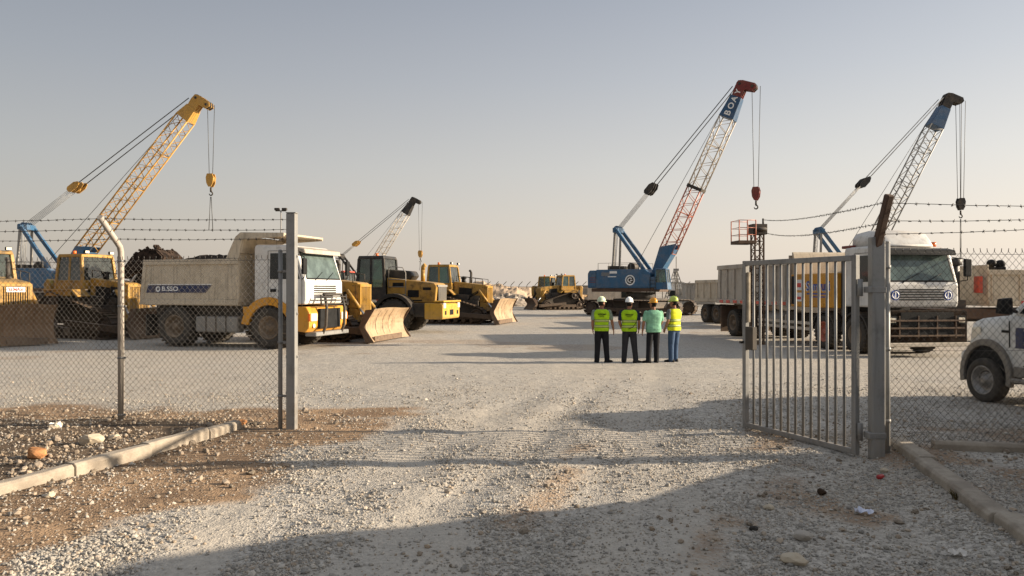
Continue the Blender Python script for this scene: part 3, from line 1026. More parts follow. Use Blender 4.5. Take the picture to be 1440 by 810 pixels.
def cab(parent, bot, top, zb, zt, zbelt, mat, gmat=GLASS, pil=.09, roof_over=.06, roof_mat=None, roof_h=.12, seat=True, splits=(1, 2, 1, 1), name='cab'):
    """cab of pillars, lower panels and a roof; bot/top = (x0, x1, y0, y1)"""
    bx0, bx1, by0, by1 = bot; tx0, tx1, ty0, ty1 = top
    b = [Vector((bx0, by0, zb)), Vector((bx1, by0, zb)), Vector((bx1, by1, zb)), Vector((bx0, by1, zb))]
    t = [Vector((tx0, ty0, zt)), Vector((tx1, ty0, zt)), Vector((tx1, ty1, zt)), Vector((tx0, ty1, zt))]
    f = (zbelt - zb) / (zt - zb)
    m = [p.lerp(q, f) for p, q in zip(b, t)]
    mb = MB()
    for p, q in zip(b, t):
        mb.beam(p, q, pil, pil, up=(1, 0, 0))
    cen = sum((p for p in b), Vector()) / 4
    panes = []
    for i in range(4):
        j = (i + 1) % 4
        nr = ((b[j] - b[i]).cross(t[i] - b[i])).normalized()
        d = nr * .02
        mb.hexa([b[i] - d, b[j] - d, b[j] + d, b[i] + d, m[i] - d, m[j] - d, m[j] + d, m[i] + d])
        mb.beam(m[i], m[j], pil * .7, pil * .7)
        k = splits[i]
        for q in range(1, k):
            mb.beam(m[i].lerp(m[j], q / k), t[i].lerp(t[j], q / k), pil * .8, pil * .6, up=nr)
        mb2 = MB()
        g = nr * .004
        for q in range(k):
            a0 = m[i].lerp(m[j], (q + .06) / k); a1 = m[i].lerp(m[j], (q + .94) / k)
            c0 = t[i].lerp(t[j], (q + .06) / k); c1 = t[i].lerp(t[j], (q + .94) / k)
            a0 = a0.lerp(c0, .03); a1 = a1.lerp(c1, .03)
            mb2.hexa([a0 - g, a1 - g, a1 + g, a0 + g, c0 - g, c1 - g, c1 + g, c0 + g])
        panes.append(mb2)
    c = mb.build(name, mat, parent, bevel=.008)
    for p in panes: p.build('window', gmat, c)
    mr = MB()
    o = roof_over
    mr.hexa([(tx0 - o, ty0 - o, zt), (tx1 + o, ty0 - o, zt), (tx1 + o, ty1 + o, zt), (tx0 - o, ty1 + o, zt), (tx0 - o * .3, ty0 - o * .3, zt + roof_h), (tx1 + o * .3, ty0 - o * .3, zt + roof_h), (tx1 + o * .3, ty1 + o * .3, zt + roof_h), (tx0 - o * .3, ty1 + o * .3, zt + roof_h)])
    mr.build('roof', roof_mat or mat, c, bevel=.03, segs=2)
    if seat:
        ms = MB()
        xm = bx0 + (bx1 - bx0) * .38; ym = (by0 + by1) / 2
        ms.box(xm - .25, xm + .25, ym - .25, ym + .25, zb + .15, zbelt - .02)
        ms.hexa([(xm - .3, ym - .24, zbelt - .1), (xm - .16, ym - .24, zbelt - .1), (xm - .16, ym + .24, zbelt - .1), (xm - .3, ym + .24, zbelt - .1), (xm - .42, ym - .2, zbelt + .62), (xm - .3, ym - .2, zbelt + .62), (xm - .3, ym + .2, zbelt + .62), (xm - .42, ym + .2, zbelt + .62)])
        ms.box(bx1 - .4, bx1 - .12, ym - .35, ym + .35, zb + .1, zbelt + .1)
        ms.tube([(bx1 - .45, ym, zbelt - .1), (bx1 - .52, ym, zbelt + .25)], .03)
        ms.build('seat', SEATM, c, bevel=.03)
    return c


# ------------------------------------------------------------------ bulldozers
def bulldozer(label, group, px, py, ax, ay, yaw, blade_k=1.0, blade_w=1.0, blade_m=None, script=None, plate=None, ripper=True, cabmat=None):
    r = thing('bulldozer', label, 'bulldozer', (0, 0, 0), 0, group)
    blade_m = blade_m or BLADE
    for s in (-1, 1):
        crawler(r, [(-1.15, 1.42, .42), (1.75, .50, .44), (-1.75, .50, .44)], s * 1.08, .60, side=s)
    mb = MB()
    mb.box(-1.9, 1.7, -.74, .74, .55, 1.35)
    mb.box(-1.95, -1.25, -.80, .80, 1.36, 1.95)
    mb.prism([(-1.25, 1.36), (1.75, 1.36), (1.75, 1.62), (-1.25, 1.85)], -.70, .70)
    mb.build('chassis', STEEL, r, bevel=.02)
    mb = MB()  # fenders over the tracks beside the cab
    for s in (-1, 1):
        mb.prism([(-1.55, 1.99), (.10, 1.99), (.42, 1.70), (.36, 1.66), (.06, 1.93), (-1.55, 1.93)], s * .76, s * 1.36)
        mb.box(-1.5, .0, s * .76, s * 1.34, 1.55 if False else 1.70, 1.929)
    mb.build('fender', YEL, r, bevel=.015)
    mb = MB()
    mb.prism([(.12, 1.40), (2.05, 1.22), (2.16, 2.16), (2.06, 2.25), (.12, 2.46)], -.54, .54)
    mb.prism([(1.72, .70), (2.10, .70), (2.10, 1.217), (1.72, 1.25)], -.56, .56)
    hd = mb.build('hood', YEL, r, bevel=.05, segs=3)
    mb = MB()
    for s in (-1, 1):
        mb.hexa([(.45, s * .543, 1.62), (1.25, s * .543, 1.55), (1.25, s * .556, 1.55), (.45, s * .556, 1.62), (.45, s * .543, 2.12), (1.25, s * .543, 2.05), (1.25, s * .556, 2.05), (.45, s * .556, 2.12)])
    mb.build('side_vent', DARK, hd)
    for s in (-1, 1):
        mb = MB()
        for x in (.40, 1.30, 2.0): mb.beam((x, s * .541, 1.46), (x, s * .541, 2.40 - .12 * x), .014, .012, up=(1, 0, 0))
        for x in (.2, .75, 1.4, 1.9):
            for z in (1.5, 2.12): mb.cyl((x, s * .54, z), (x, s * .562, z), .022, n=8)
        mb.build('panel_seam', STEEL, hd)
        mb = MB()
        for q in range(3): mb.tube([(.9 + .1 * q, s * .60, 1.2), (1.2, s * (.75 + .03 * q), 1.55 + .05 * q), (1.62, s * .72, 1.75 + .06 * q), (1.70, s * .68, 1.9)], .022, 6)
        mb.build('hose', DARK, r)
    mb = MB()
    mb.box(2.10, 2.150, -.44, .44, 1.02, 2.08)
    g = mb.build('grille', DARK, r)
    mb = MB()
    for q in range(12):
        y = -.42 + .84 * q / 11
        mb.box(2.151, 2.19, y - .017, y + .017, 1.03, 2.07)
    mb.box(2.10, 2.20, -.54, -.445, .98, 2.12); mb.box(2.10, 2.20, .445, .54, .98, 2.12); mb.box(2.10, 2.205, -.54, .54, 2.081, 2.18)
    mb.build('grille_bars', YEL, g)
    mb = MB(); mb.cyl((.95, .22, 2.3), (.95, .22, 2.95), .075); mb.tube([(.95, .22, 2.95), (.93, .22, 3.05), (.84, .22, 3.13)], .07, 10); mb.build('exhaust_pipe', STEEL, r)
    mb = MB(); mb.cyl((.62, -.2, 2.38), (.62, -.2, 2.62), .12); mb.cyl((.62, -.2, 2.62), (.62, -.2, 2.72), .17); mb.build('air_intake', DARK, r)
    c = cab(r, (-1.45, .08, -.84, .84), (-1.36, -.10, -.74, .74), 1.99, 3.32, 2.32, cabmat or YEL, splits=(2, 1, 2, 1), roof_h=.14, roof_mat=YEL, pil=.11)
    mb = MB()
    for y in (-.6, .6):
        mb.box(-.06, .05, y - .11, y + .11, 3.47, 3.60)
    ll = mb.build('work_light', DARK, r, bevel=.02)
    mb = MB()
    for y in (-.6, .6): mb.box(.051, .056, y - .09, y + .09, 3.485, 3.585)
    mb.build('lens', LAMPG, ll)
    mb = MB(); mb.cyl((-.85, -.45, 3.46), (-.85, -.45, 3.60), .07); mb.build('beacon', ORANGE, r)
    # blade, arms, rams
    def bx(z): return 2.86 + .30 * ((z - .72) / .72) ** 2
    mb = MB()
    zz = [.03, .18, .36, .54, .72, .90, 1.08, 1.26, 1.42]
    pts = [(bx(z), z) for z in zz] + [(bx(z) - .07, z) for z in zz[::-1]]
    secs = []
    for y in (-1.95, -1.45, -.7, 0, .7, 1.45, 1.95):
        fwd = .16 * max(0, abs(y) - 1.3) / .65
        crown = .06 * (1 - min(1, (y / 1.6) ** 2))
        secs.append([(x + fwd, y, z + (crown if z > 1.3 else 0)) for x, z in pts])
    mb.loft(secs, smooth=False)
    bl = mb.build('blade', blade_m or BLADE, r)
    for p in bl.data.polygons: p.use_smooth = False
    mb = MB()
    for y in (-1.3, -.66, .02, .64, 1.28): mb.tube([(bx(z) + .004, y, z) for z in (.28, .5, .8, 1.1, 1.38)], .006, 5)
    mb.build('weld_seam', RUST, bl)
    mb = MB(); mb.box(bx(.05) + .002, bx(.05) + .05, -1.42, 1.42, .02, .26); mb.build('cutting_edge', RUST, bl, bevel=.008)
    mb = MB()
    for s in (-1, 1):
        mb.prism([(bx(.03) + .24, .02), (bx(.7) + .12, .7), (bx(1.42) + .24, 1.46), (bx(1.42) - .12, 1.42), (bx(.7) - .1, .7), (bx(.03) - .1, .02)], s * 1.952, s * 1.985)
        mb.beam((2.68, s * .8, .25), (2.68, s * .8, 1.25), .14, .12)
    mb.box(2.66, 2.8, -1.6, 1.6, .55, .75); mb.box(2.70, 2.86, -1.7, 1.7, 1.1, 1.22)
    mb.build('blade_back', RUST, bl, bevel=.01)
    bl.scale = (1, blade_w, blade_k)
    for s in (-1, 1):
        mb = MB(); mb.beam((-.1, s * 1.50, .62), (2.55, s * 1.50, .42), .16, .26); mb.beam((2.5, s * 1.5, .42), (2.78, s * 1.45, .42), .2, .3); mb.build('push_arm', TRACK, r, bevel=.02)
        mb = MB(); mb.cyl((1.70, s * .66, 1.95), (2.25, s * .72, 1.25), .075); mb.build('lift_ram', YEL, r)
        mb = MB(); mb.cyl((2.25, s * .72, 1.25), (2.72, s * .78, .70), .045); mb.build('ram_rod', CHROME, r)
    mb = MB(); mb.prism([(-2.30, 1.30), (-1.96, 1.15), (-1.96, 2.35), (-2.15, 2.45), (-2.34, 2.25)], -.72, .72); mb.build('fuel_tank', YEL, r, bevel=.06, segs=2)
    if ripper:
        mb = MB(); mb.box(-2.75, -1.95, -.55, -.40, .75, .95); mb.box(-2.75, -1.95, .40, .55, .75, .95); mb.box(-3.0, -2.72, -.95, .95, .72, 1.0)
        mb.prism([(-3.05, 1.25), (-2.85, 1.25), (-2.8, .5), (-2.65, .28), (-2.9, .35), (-3.05, .7)], -.07, .07); mb.build('ripper', STEEL, r, bevel=.01)
    mb = MB()
    for s in (-1, 1):
        mb.tube([(.3, s * .58, 2.46), (.3, s * .58, 2.78), (1.9, s * .56, 2.58), (1.9, s * .56, 2.24)], .022, 6)
        mb.tube([(1.1, s * .57, 2.35), (1.1, s * .57, 2.68)], .02, 6)
    mb.build('handrail', STEEL, r)
    if script:
        mb = MB(); mb.hexa([(1.28, -.558, 1.66), (2.0, -.558, 1.60), (2.0, -.546, 1.60), (1.28, -.546, 1.66), (1.28, -.558, 2.10), (2.0, -.558, 2.03), (2.0, -.546, 2.03), (1.28, -.546, 2.10)]); dp = mb.build('name_panel', DARK, r)
        text(script, .26, dp, (1.64, -.562, 1.85), (R(90), R(3), 0), WTXT, shear=.3)
    if plate:
        mb = MB(); mb.box(2.195, 2.208, -.30, .30, 1.88, 2.06); dp = mb.build('name_plate', WTXT, r)
        text(plate, .15, dp, (2.212, 0, 1.97), (R(90), 0, R(90)), RTXT)
    put(r, px, py, ax, ay, yaw)
    return r

# ------------------------------------------------------------------ crawler cranes
def crane(label, px, py, yaw, base, boomlow, lat, lat2, top, head, L=17.0, ang=61.5, ax=0.0, ay=-2.35, bailp=.30, drop=8.6, letters=None, logo=False, topk=(.83, .935), bail=BLACKP, slings=True, lines=3, pend=ROPE, skirt=RUST, hook_mat=None):
    r = thing('crawler_crane', label, 'crane', (0, 0, 0), 0, 'crawler cranes standing round the yard')
    for s in (-1, 1):
        crawler(r, [(-3.25, .60, .52), (3.25, .60, .52)], s * 1.95, .85, pitch=.26, side=s, rollers=10, roll_r=.15)
    mb = MB(); mb.box(-1.7, 1.7, -1.5, 1.5, .55, 1.30); mb.box(-.5, .5, -1.9, 1.9, .6, 1.1); mb.cyl((0, 0, 1.30), (0, 0, 1.80), 1.15, n=28); mb.build('undercarriage', STEEL, r, bevel=.02)
    mb = MB(); mb.box(-3.55, 1.75, -1.42, 1.42, 1.82, 2.10); mb.build('deck', skirt, r, bevel=.02)
    mb = MB(); mb.prism([(-3.15, 2.10), (1.25, 2.10), (1.25, 3.22), (.85, 3.55), (-3.15, 3.55)], -1.45, 1.45)
    mb.box(1.252, 1.62, -1.40, .2, 2.10, 2.95)
    hs = mb.build('machinery_house', base, r, bevel=.05, segs=2)
    mb = MB()
    for s in (-1, 1):
        y = s * 1.452
        for x0, x1 in ((-1.0, .35), (.42, 1.18)):
            mb.box(x0, x1, min(y, y + s * .012), max(y, y + s * .012), 2.22, 3.15)
    mb.build('side_door', base, hs, bevel=.004)
    mb = MB()
    for q in range(5): mb.box(-2.75, -1.95, -1.464, -1.452, 2.95 - q * .001, 2.96) if False else mb.box(-2.70, -2.0, -1.466, -1.453, 3.06 + q * .055, 3.09 + q * .055)
    mb.build('side_vent', LATG, hs)
    mb = MB(); mb.prism([(-3.16, 2.12), (-3.16, 3.50), (-3.75, 3.50), (-3.90, 3.25), (-3.90, 2.12)], -1.40, 1.40); cw = mb.build('counterweight', base, r, bevel=.08, segs=3)
    mb = MB()
    for z in (2.55, 2.72, 2.89): mb.box(-3.72, -3.2, -1.408, -1.401, z, z + .05)
    mb.build('warning_stripe', REDP, cw)
    mb = MB()
    mb.box(-2.4, -1.4, -.9, .9, 3.56, 3.85); mb.cyl((-1.1, .6, 3.55), (-1.1, .6, 4.15), .08); mb.cyl((-.6, -.5, 3.75), (-.6, .5, 3.75), .32, n=16); mb.build('winch', STEEL, r, bevel=.02)
    cab(r, (1.64, 2.60, -1.42, -.5), (1.68, 2.44, -1.36, -.56), 2.0, 3.50, 2.5, base, roof_h=.08, pil=.08, gmat=GLASS)
    if logo:
        mb = MB(); mb.lathe([(.40, -1.468), (.40, -1.4665), (.30, -1.4665), (.30, -1.468)], o=(-.32, 0, 2.72), n=32); mb.lathe([(.30, -1.467), (.001, -1.467)], o=(-.32, 0, 2.72), n=32, mat=1)
        lg = mb.build('emblem', [WTXT, KTXT], r)
        mb = MB()
        for a in range(9):
            t0, t1 = R(40 + a * 29), R(40 + (a + 1) * 29)
            mb.beam((-.32 + .18 * math.cos(t0), -1.472, 2.72 + .17 * math.sin(t0)), (-.32 + .18 * math.cos(t1), -1.472, 2.72 + .17 * math.sin(t1)), .01, .09, up=(math.cos(t0), 0, math.sin(t0)))
        mb.beam((-.32, -1.472, 2.70), (-.12, -1.472, 2.70), .01, .08)
        mb.build('emblem_letter', WTXT, lg)
        mb = MB(); mb.box(-2.15, -1.45, -1.467, -1.453, 2.98 - .02, 3.02) ; mb.box(-2.0, -1.4, -1.467, -1.453, 3.24, 3.42); mb.build('notice_plate', WTXT, hs)
    mb = MB()
    for s in (-1, 1):
        mb.tube([(-3.0, s * 1.38, 3.56), (-3.0, s * 1.38, 4.05), (.5, s * 1.38, 4.05), (.5, s * 1.38, 3.56)], .022, 6)
        for x in (-2.1, -1.2, -.3): mb.tube([(x, s * 1.38, 3.56), (x, s * 1.38, 4.05)], .018, 5)
    mb.build('handrail', LATG, r)
    mb = MB()
    for y in (-.30, .30): mb.tube([P0 for P0 in [(1.3, -1.62 + 0 * y, 2.0), (1.3, -1.62, 2.05)]], .02, 5)
    for x in (1.28, 1.72): mb.tube([(x, -1.50, 1.2), (x, -1.50, 2.95)], .02, 6)
    for q in range(6): mb.tube([(1.28, -1.50, 1.3 + .28 * q), (1.72, -1.50, 1.3 + .28 * q)], .018, 6)
    mb.build('ladder', STEEL, r)
    # A-frame
    AT = Vector((-1.85, 0, 6.75))
    for s in (-1, 1):
        mb = MB(); mb.beam((AT.x, s * .62, AT.z), (.55, s * .78, 3.50), .22, .26); mb.build('mast_leg', base, r, bevel=.02)
        mb = MB(); mb.beam((AT.x - .05, s * .60, AT.z - .1), (-2.05, s * .72, 3.52), .13, .15); mb.build('mast_strut', LATG, r, bevel=.01)
    mb = MB(); mb.cyl((AT.x, -.78, AT.z), (AT.x, .78, AT.z), .14); mb.box(AT.x - .22, AT.x + .22, -.7, .7, AT.z - .28, AT.z + .1)
    for y in (-.35, -.12, .12, .35): mb.cyl((AT.x - .02, y - .04, AT.z + .02), (AT.x - .02, y + .04, AT.z + .02), .26, n=16)
    mb.build('mast_head', base, r, bevel=.02)
    mb = MB()
    for y in (-.3, -.1, .1, .3): mb.tube([(AT.x - .15, y, AT.z), (-2.2, y * .8, 3.75)], .022, 5)
    mb.build('reeving_rope', ROPEL, r)
    # boom
    a = R(ang)
    U = Vector((math.cos(a), 0, math.sin(a))); Nn = Vector((-math.sin(a), 0, math.cos(a))); Yv = Vector((0, 1, 0))
    F0 = Vector((1.15, 0, 2.75))
    def P(u, n, y): return F0 + U * u + Nn * n + Yv * y
    u1, u2, u3 = L * .185, L * topk[0], L * topk[1]
    W = .56
    mb = MB()
    for s in (-1, 1):   # plated foot section: two side plates joined by cover plates
        y0, y1 = s * (W - .05), s * W
        pts = [(-.25, -.18), (-.1, -.22), (u1 * .95, -W), (u1 * 1.12, -W), (u1 * .86, W), (-.1, .22), (-.25, .18)]
        vs0 = [P(u, n, y0) for u, n in pts]; vs1 = [P(u, n, y1) for u, n in pts]
        k = len(pts)
        mb.add(vs0 + vs1, [tuple(range(k)), tuple(range(2 * k - 1, k - 1, -1))] + [(i, (i + 1) % k, k + (i + 1) % k, k + i) for i in range(k)])
    mb.hexa([P(.1, -.245, -W + .06), P(u1 * .95, -W + .01, -W + .06), P(u1 * .95, -W + .01, W - .06), P(.1, -.245, W - .06), P(.1, -.20, -W + .06), P(u1 * .95, -W + .05, -W + .06), P(u1 * .95, -W + .05, W - .06), P(.1, -.20, W - .06)])
    mb.hexa([P(.1, .20, -W + .06), P(u1 * .8, W - .08, -W + .06), P(u1 * .8, W - .08, W - .06), P(.1, .20, W - .06), P(.1, .245, -W + .06), P(u1 * .8, W - .03, -W + .06), P(u1 * .8, W - .03, W - .06), P(.1, .245, W - .06)])
    mb.build('boom_foot', boomlow, r)
    mid = u1 + (u2 - u1) * (.46 if lat2 else 1.0)
    def lattice(ua, ub, m):
        mb = MB()
        n = max(2, int(round((ub - ua) / 1.02)))
        for sn in (-1, 1):
            for sy in (-1, 1):
                mb.tube([P(ua, sn * (W - .05), sy * (W - .05)), P(ub, sn * (W - .05), sy * (W - .05))], .055, 8)
        w = W - .05
        for k in range(n):
            a0 = ua + (ub - ua) * k / n; a1 = ua + (ub - ua) * (k + 1) / n; am = (a0 + a1) / 2
            for s in (-1, 1):
                mb.tube([P(a0, -w, s * w), P(am, w, s * w), P(a1, -w, s * w)], .030, 5)
                mb.tube([P(a0, s * w, -w), P(am, s * w, w), P(a1, s * w, -w)], .030, 5)
            if k % 3 == 0:
                mb.tube([P(a0, -w, -w), P(a0, -w, w), P(a0, w, w), P(a0, w, -w), P(a0, -w, -w)], .03, 5)
        mb.build('boom_lattice', m, r)
    lattice(u1 * .82, mid, lat)
    if lat2:
        lattice(mid, u2, lat2)
        mb = MB(); mb.hexa([P(mid - .12, -W - .03, -W - .03), P(mid + .12, -W - .03, -W - .03), P(mid + .12, -W - .03, W + .03), P(mid - .12, -W - .03, W + .03), P(mid - .12, W + .03, -W - .03), P(mid + .12, W + .03, -W - .03), P(mid + .12, W + .03, W + .03), P(mid - .12, W + .03, W + .03)]); mb.build('boom_joint', STEEL, r)
    mb = MB()
    w3 = .40
    mb.hexa([P(u2, -W, -W), P(u3, -w3, -w3), P(u3, -w3, w3), P(u2, -W, W), P(u2, W, -W), P(u3, w3, -w3), P(u3, w3, w3), P(u2, W, W)])
    tp_ = mb.build('boom_top', top, r, bevel=.02)
    mb = MB()
    pts = [(u3 + .002, -.36), (L - .40, -.34), (L - .30, -.92), (L + .02, -1.06), (L + .24, -.86), (L + .18, .05), (L + .06, .36), (L - .35, .40), (u3 + .002, .34)]
    k = len(pts)
    for y0, y1 in ((-.36, -.30), (.30, .36), (-.05, .05)):
        vs = [P(u, n, y0) for u, n in pts] + [P(u, n, y1) for u, n in pts]
        mb.add(vs, [tuple(range(k)), tuple(range(2 * k - 1, k - 1, -1))] + [(i, (i + 1) % k, k + (i + 1) % k, k + i) for i in range(k)])
    mb.hexa([P(u3 + .01, -.3, -.29), P(L - .5, -.3, -.29), P(L - .5, -.3, .29), P(u3 + .01, -.3, .29), P(u3 + .01, .3, -.29), P(L - .5, .3, -.29), P(L - .5, .3, .29), P(u3 + .01, .3, .29)])
    hd = mb.build('boom_head', head, r)
    mb = MB()
    SH = P(L - .02, -.78, 0); S2 = P(L - .12, .16, 0)
    for y in (-.22, -.1, .1, .22):
        for c in (SH, S2): mb.cyl(c + Yv * (y - .035), c + Yv * (y + .035), .28, n=18)
    for c in (SH, S2): mb.cyl(c + Yv * -.42, c + Yv * .42, .09)
    mb.build('sheave', STEEL, hd)
    # pendants and bail
    TB = P(L - .45, .55, 0)
    BP = AT.lerp(TB, bailp)
    mb = MB()
    for s in (-1, 1): mb.tube([BP + Yv * s * .42, TB + Yv * s * .36], .034, 6)
    mb.build('pendant_rope', pend, r)
    d = (TB - AT).normalized(); e = d.cross(Yv)
    mb = MB()
    for q in range(6):
        y = -.5 + q * .2; mb.tube([AT + Yv * y * .9, BP + Yv * y * .9], .018, 5)
    mb.build('reeving_rope', ROPEL, r)
    mb = MB()
    for y0, y1 in ((-.50, -.44), (.44, .50), (-.04, .04)):
        pts = [(-.50, -.12), (-.34, -.24), (.25, -.24), (.55, -.09), (.55, .09), (.25, .24), (-.34, .24), (-.50, .12)]
        vs = [BP + d * u + e * n + Yv * y0 for u, n in pts] + [BP + d * u + e * n + Yv * y1 for u, n in pts]
        k = len(pts)
        mb.add(vs, [tuple(range(k)), tuple(range(2 * k - 1, k - 1, -1))] + [(i, (i + 1) % k, k + (i + 1) % k, k + i) for i in range(k)])
    for y in (-.3, -.15, .15, .3): mb.cyl(BP - d * .15 + Yv * (y - .04), BP - d * .15 + Yv * (y + .04), .21, n=16)
    mb.build('bail_block', bail, r)
    # hoist rope along the boom and the fall
    mb = MB(); mb.tube([(-.3, .1, 3.9), P(L * .55, W + 1.15, .1), S2 + Nn * .3], .018, 5) if False else mb.tube([(-.4, .1, 3.9), S2 + Nn * .30], .020, 5)
    mb.build('hoist_rope', ROPE, r)
    SX = SH + U * .0 + Vector((.33, 0, 0))
    HB = Vector((SX.x - .14, 0, SX.z - drop))
    mb = MB()
    offs = {2: (-.30, .32), 3: (-.34, 0.0, .32), 4: (-.36, -.12, .12, .34)}[lines]
    for q, o in enumerate(offs): mb.tube([(HB.x + o, (-1) ** q * .08, SX.z), (HB.x + o * .55, (-1) ** q * .08, HB.z + .3)], .021, 5)
    mb.build('fall_rope', ROPE, r)
    mb = MB()
    for y0, y1 in ((-.22, -.16), (.16, .22)):
        pts = [(-.20, .38), (.20, .38), (.29, .1), (.24, -.32), (.10, -.58), (-.10, -.58), (-.24, -.32), (-.29, .1)]
        mb.prism([(HB.x + x, HB.z + z) for x, z in pts], y0, y1)
    for y in (-.09, .09): mb.cyl((HB.x, y - .06, HB.z), (HB.x, y + .06, HB.z), .27, n=20)
    hb = mb.build('hook_block', hook_mat or head, r)
    mb = MB(); mb.cyl((HB.x, 0, HB.z - .62), (HB.x, 0, HB.z - .95), .07)
    pa = [(HB.x + .13 * math.sin(R(q)), 0, HB.z - 1.07 + .13 * math.cos(R(q))) for q in range(0, 300, 25)]
    mb.tube(pa, [.05] * 8 + [.045, .04, .03, .02][:len(pa) - 8], 8); mb.build('hook', STEEL, hb)
    if slings:
        mb = MB()
        for q in (-1, 1):
            mb.tube([(HB.x + q * .03, 0, HB.z - 1.3), (HB.x + q * .10, q * .1, HB.z - 1.36 - slings)], .026, 5)
        mb.build('sling', ROPE, hb)
    if letters:
        for ch, t in zip(letters, (.16, .42, .66, .93)):
            pos = P(u2 + (L * .965 - u2) * t, 0, -W + (W - w3) * t * 1.2 - .012 - (.0 if t < .8 else -.02))
            text(ch, .66 - .14 * t, tp_ if t < .8 else hd, pos, (R(90), -a + R(90) - R(90), 0) if False else (R(90), -(a), 0), WTXT)
    put(r, px, py, ax, ay, yaw)
    return r


# ------------------------------------------------------------------ trucks
def truck_cab(r, paintm, x_f=1.38, length=1.95, zb=.95, zt=3.28, belt=1.95, lower=None, fair=False, visor=None):
    """cab-over cab; front face at local +x"""
    hw = 1.22
    xb = x_f - length
    mb = MB()
    side = [(xb, zb + .45), (xb + .10, zb + .45), (xb + .55, zb + .42) if False else (xb + .3, zb + .45), (x_f - .02, zb + .45), (x_f + .03, zb + .62), (x_f + .02, belt), (x_f - .33, zt - .16), (x_f - .62, zt), (xb + .05, zt + .02), (xb, zt - .1)]
    mb.prism(side, -hw, hw)
    c = mb.build('cab', paintm, r, bevel=.07, segs=3)
    # windscreen, side windows: panes bedded in black rubber, proud of the shell
    def band(z, off): 
        t = (z - belt) / (zt - .16 - belt)
        return x_f + .02 + off - .35 * t
    w0, w1 = belt + .09, zt - .20
    mb = MB()
    mb.hexa([(band(w0, -.05), -hw + .10, w0), (band(w0, .004), -hw + .10, w0), (band(w0, .004), hw - .10, w0), (band(w0, -.05), hw - .10, w0), (band(w1, -.05), -hw + .14, w1), (band(w1, .004), -hw + .14, w1), (band(w1, .004), hw - .14, w1), (band(w1, -.05), hw - .14, w1)])
    mb.build('windscreen_seal', DARK, c, bevel=.0)
    mb = MB(); a, b_ = w0 + .05, w1 - .05
    mb.hexa([(band(a, .0), -hw + .16, a), (band(a, .010), -hw + .16, a), (band(a, .010), hw - .16, a), (band(a, .0), hw - .16, a), (band(b_, .0), -hw + .19, b_), (band(b_, .010), -hw + .19, b_), (band(b_, .010), hw - .19, b_), (band(b_, .0), hw - .19, b_)])
    ws_ = mb.build('windscreen', WSCREEN, c)
    mb = MB()
    for y in (-.62, .12): mb.tube([(band(w0, .03), y, w0 - .03), (band(w0 + .12, .025), y + .30, w0 + .12), (band(w0 + .30, .025), y + .62, w0 + .26)], .012, 5)
    mb.build('wiper', DARK, ws_)
    for s in (-1, 1):
        y = s * hw
        mb = MB()
        mb.hexa([(xb + .62, y - s * .02, belt + .10), (x_f - .20, y - s * .02, belt + .10), (x_f - .20, y + s * .012, belt + .10), (xb + .62, y + s * .012, belt + .10), (xb + .64, y - s * .02, zt - .28), (x_f - .48, y - s * .02, zt - .28), (x_f - .48, y + s * .012, zt - .28), (xb + .64, y + s * .012, zt - .28)])
        mb.build('side_window', GLASSK, c)
        mb = MB(); t0 = .008   # door shut lines and handle
        yo = y + s * .001
        for p, q in (((xb + .55, 1.15), (xb + .55, zt - .2)), ((x_f - .12, 1.15), (x_f - .12, belt + .05)), ((xb + .55, 1.15), (x_f - .12, 1.15)), ((x_f - .12, belt + .05), (x_f - .43, zt - .2)), ((xb + .55, zt - .2), (x_f - .43, zt - .2))):
            mb.beam((p[0], yo, p[1]), (q[0], yo, q[1]), .012, .016, up=(0, s, 0) if False else (0, 1, 0))
        mb.build('door_seam', DARK, c)
        mb = MB(); mb.box(xb + .64, xb + .86, min(y, y + s * .03), max(y, y + s * .03), belt - .33, belt - .23); mb.build('door_handle', DARK, c, bevel=.01)
        mb = MB()
        mb.tube([(x_f - .25, y, zt - .35), (x_f + .10, y + s * .22, zt - .42), (x_f + .10, y + s * .22, belt + .15), (x_f - .1, y, belt + .1)], .018, 6)
        mir = mb.build('mirror_arm', DARK, c)
        mb = MB(); mb.box(x_f + .05, x_f + .15, min(y + s * .10, y + s * .33), max(y + s * .10, y + s * .33), belt + .25, belt + .77); mb.build('mirror', DARK, mir, bevel=.03, segs=2)
    # sun visor over the windscreen
    mb = MB(); mb.hexa([(x_f - .40, -hw + .04, zt - .17), (x_f - .02, -hw + .04, zt - .30), (x_f - .02, hw - .04, zt - .30), (x_f - .40, hw - .04, zt - .17), (x_f - .42, -hw + .04, zt - .06), (x_f - .06, -hw + .04, zt - .14), (x_f - .06, hw - .04, zt - .14), (x_f - .42, hw - .04, zt - .06)])
    mb.build('sun_visor', visor or DARK, c, bevel=.02)
    # grille slats on the front panel
    mb = MB()
    for q in range(5): mb.box(x_f + .022, x_f + .055, -.72, .72, belt - .45 + q * .075, belt - .415 + q * .075)
    mb.build('grille', DARK, c, bevel=.004)
    if fair:
        mb = MB(); secs = []
        for x, h, w in ((xb + .12, .50, 1.02), (xb + .5, .54, 1.04), (xb + 1.0, .46, 1.0), (x_f - .72, .27, .9), (x_f - .52, .06, .8)):
            secs.append([(x, -w, zt - .01), (x, -w * .97, zt + h * .55), (x, -w * .86, zt + h * .88), (x, -w * .6, zt + h), (x, 0, zt + h * 1.03), (x, w * .6, zt + h), (x, w * .86, zt + h * .88), (x, w * .97, zt + h * .55), (x, w, zt - .01)])
        mb.loft(secs); mb.build('roof_fairing', paintm, c)
    return c


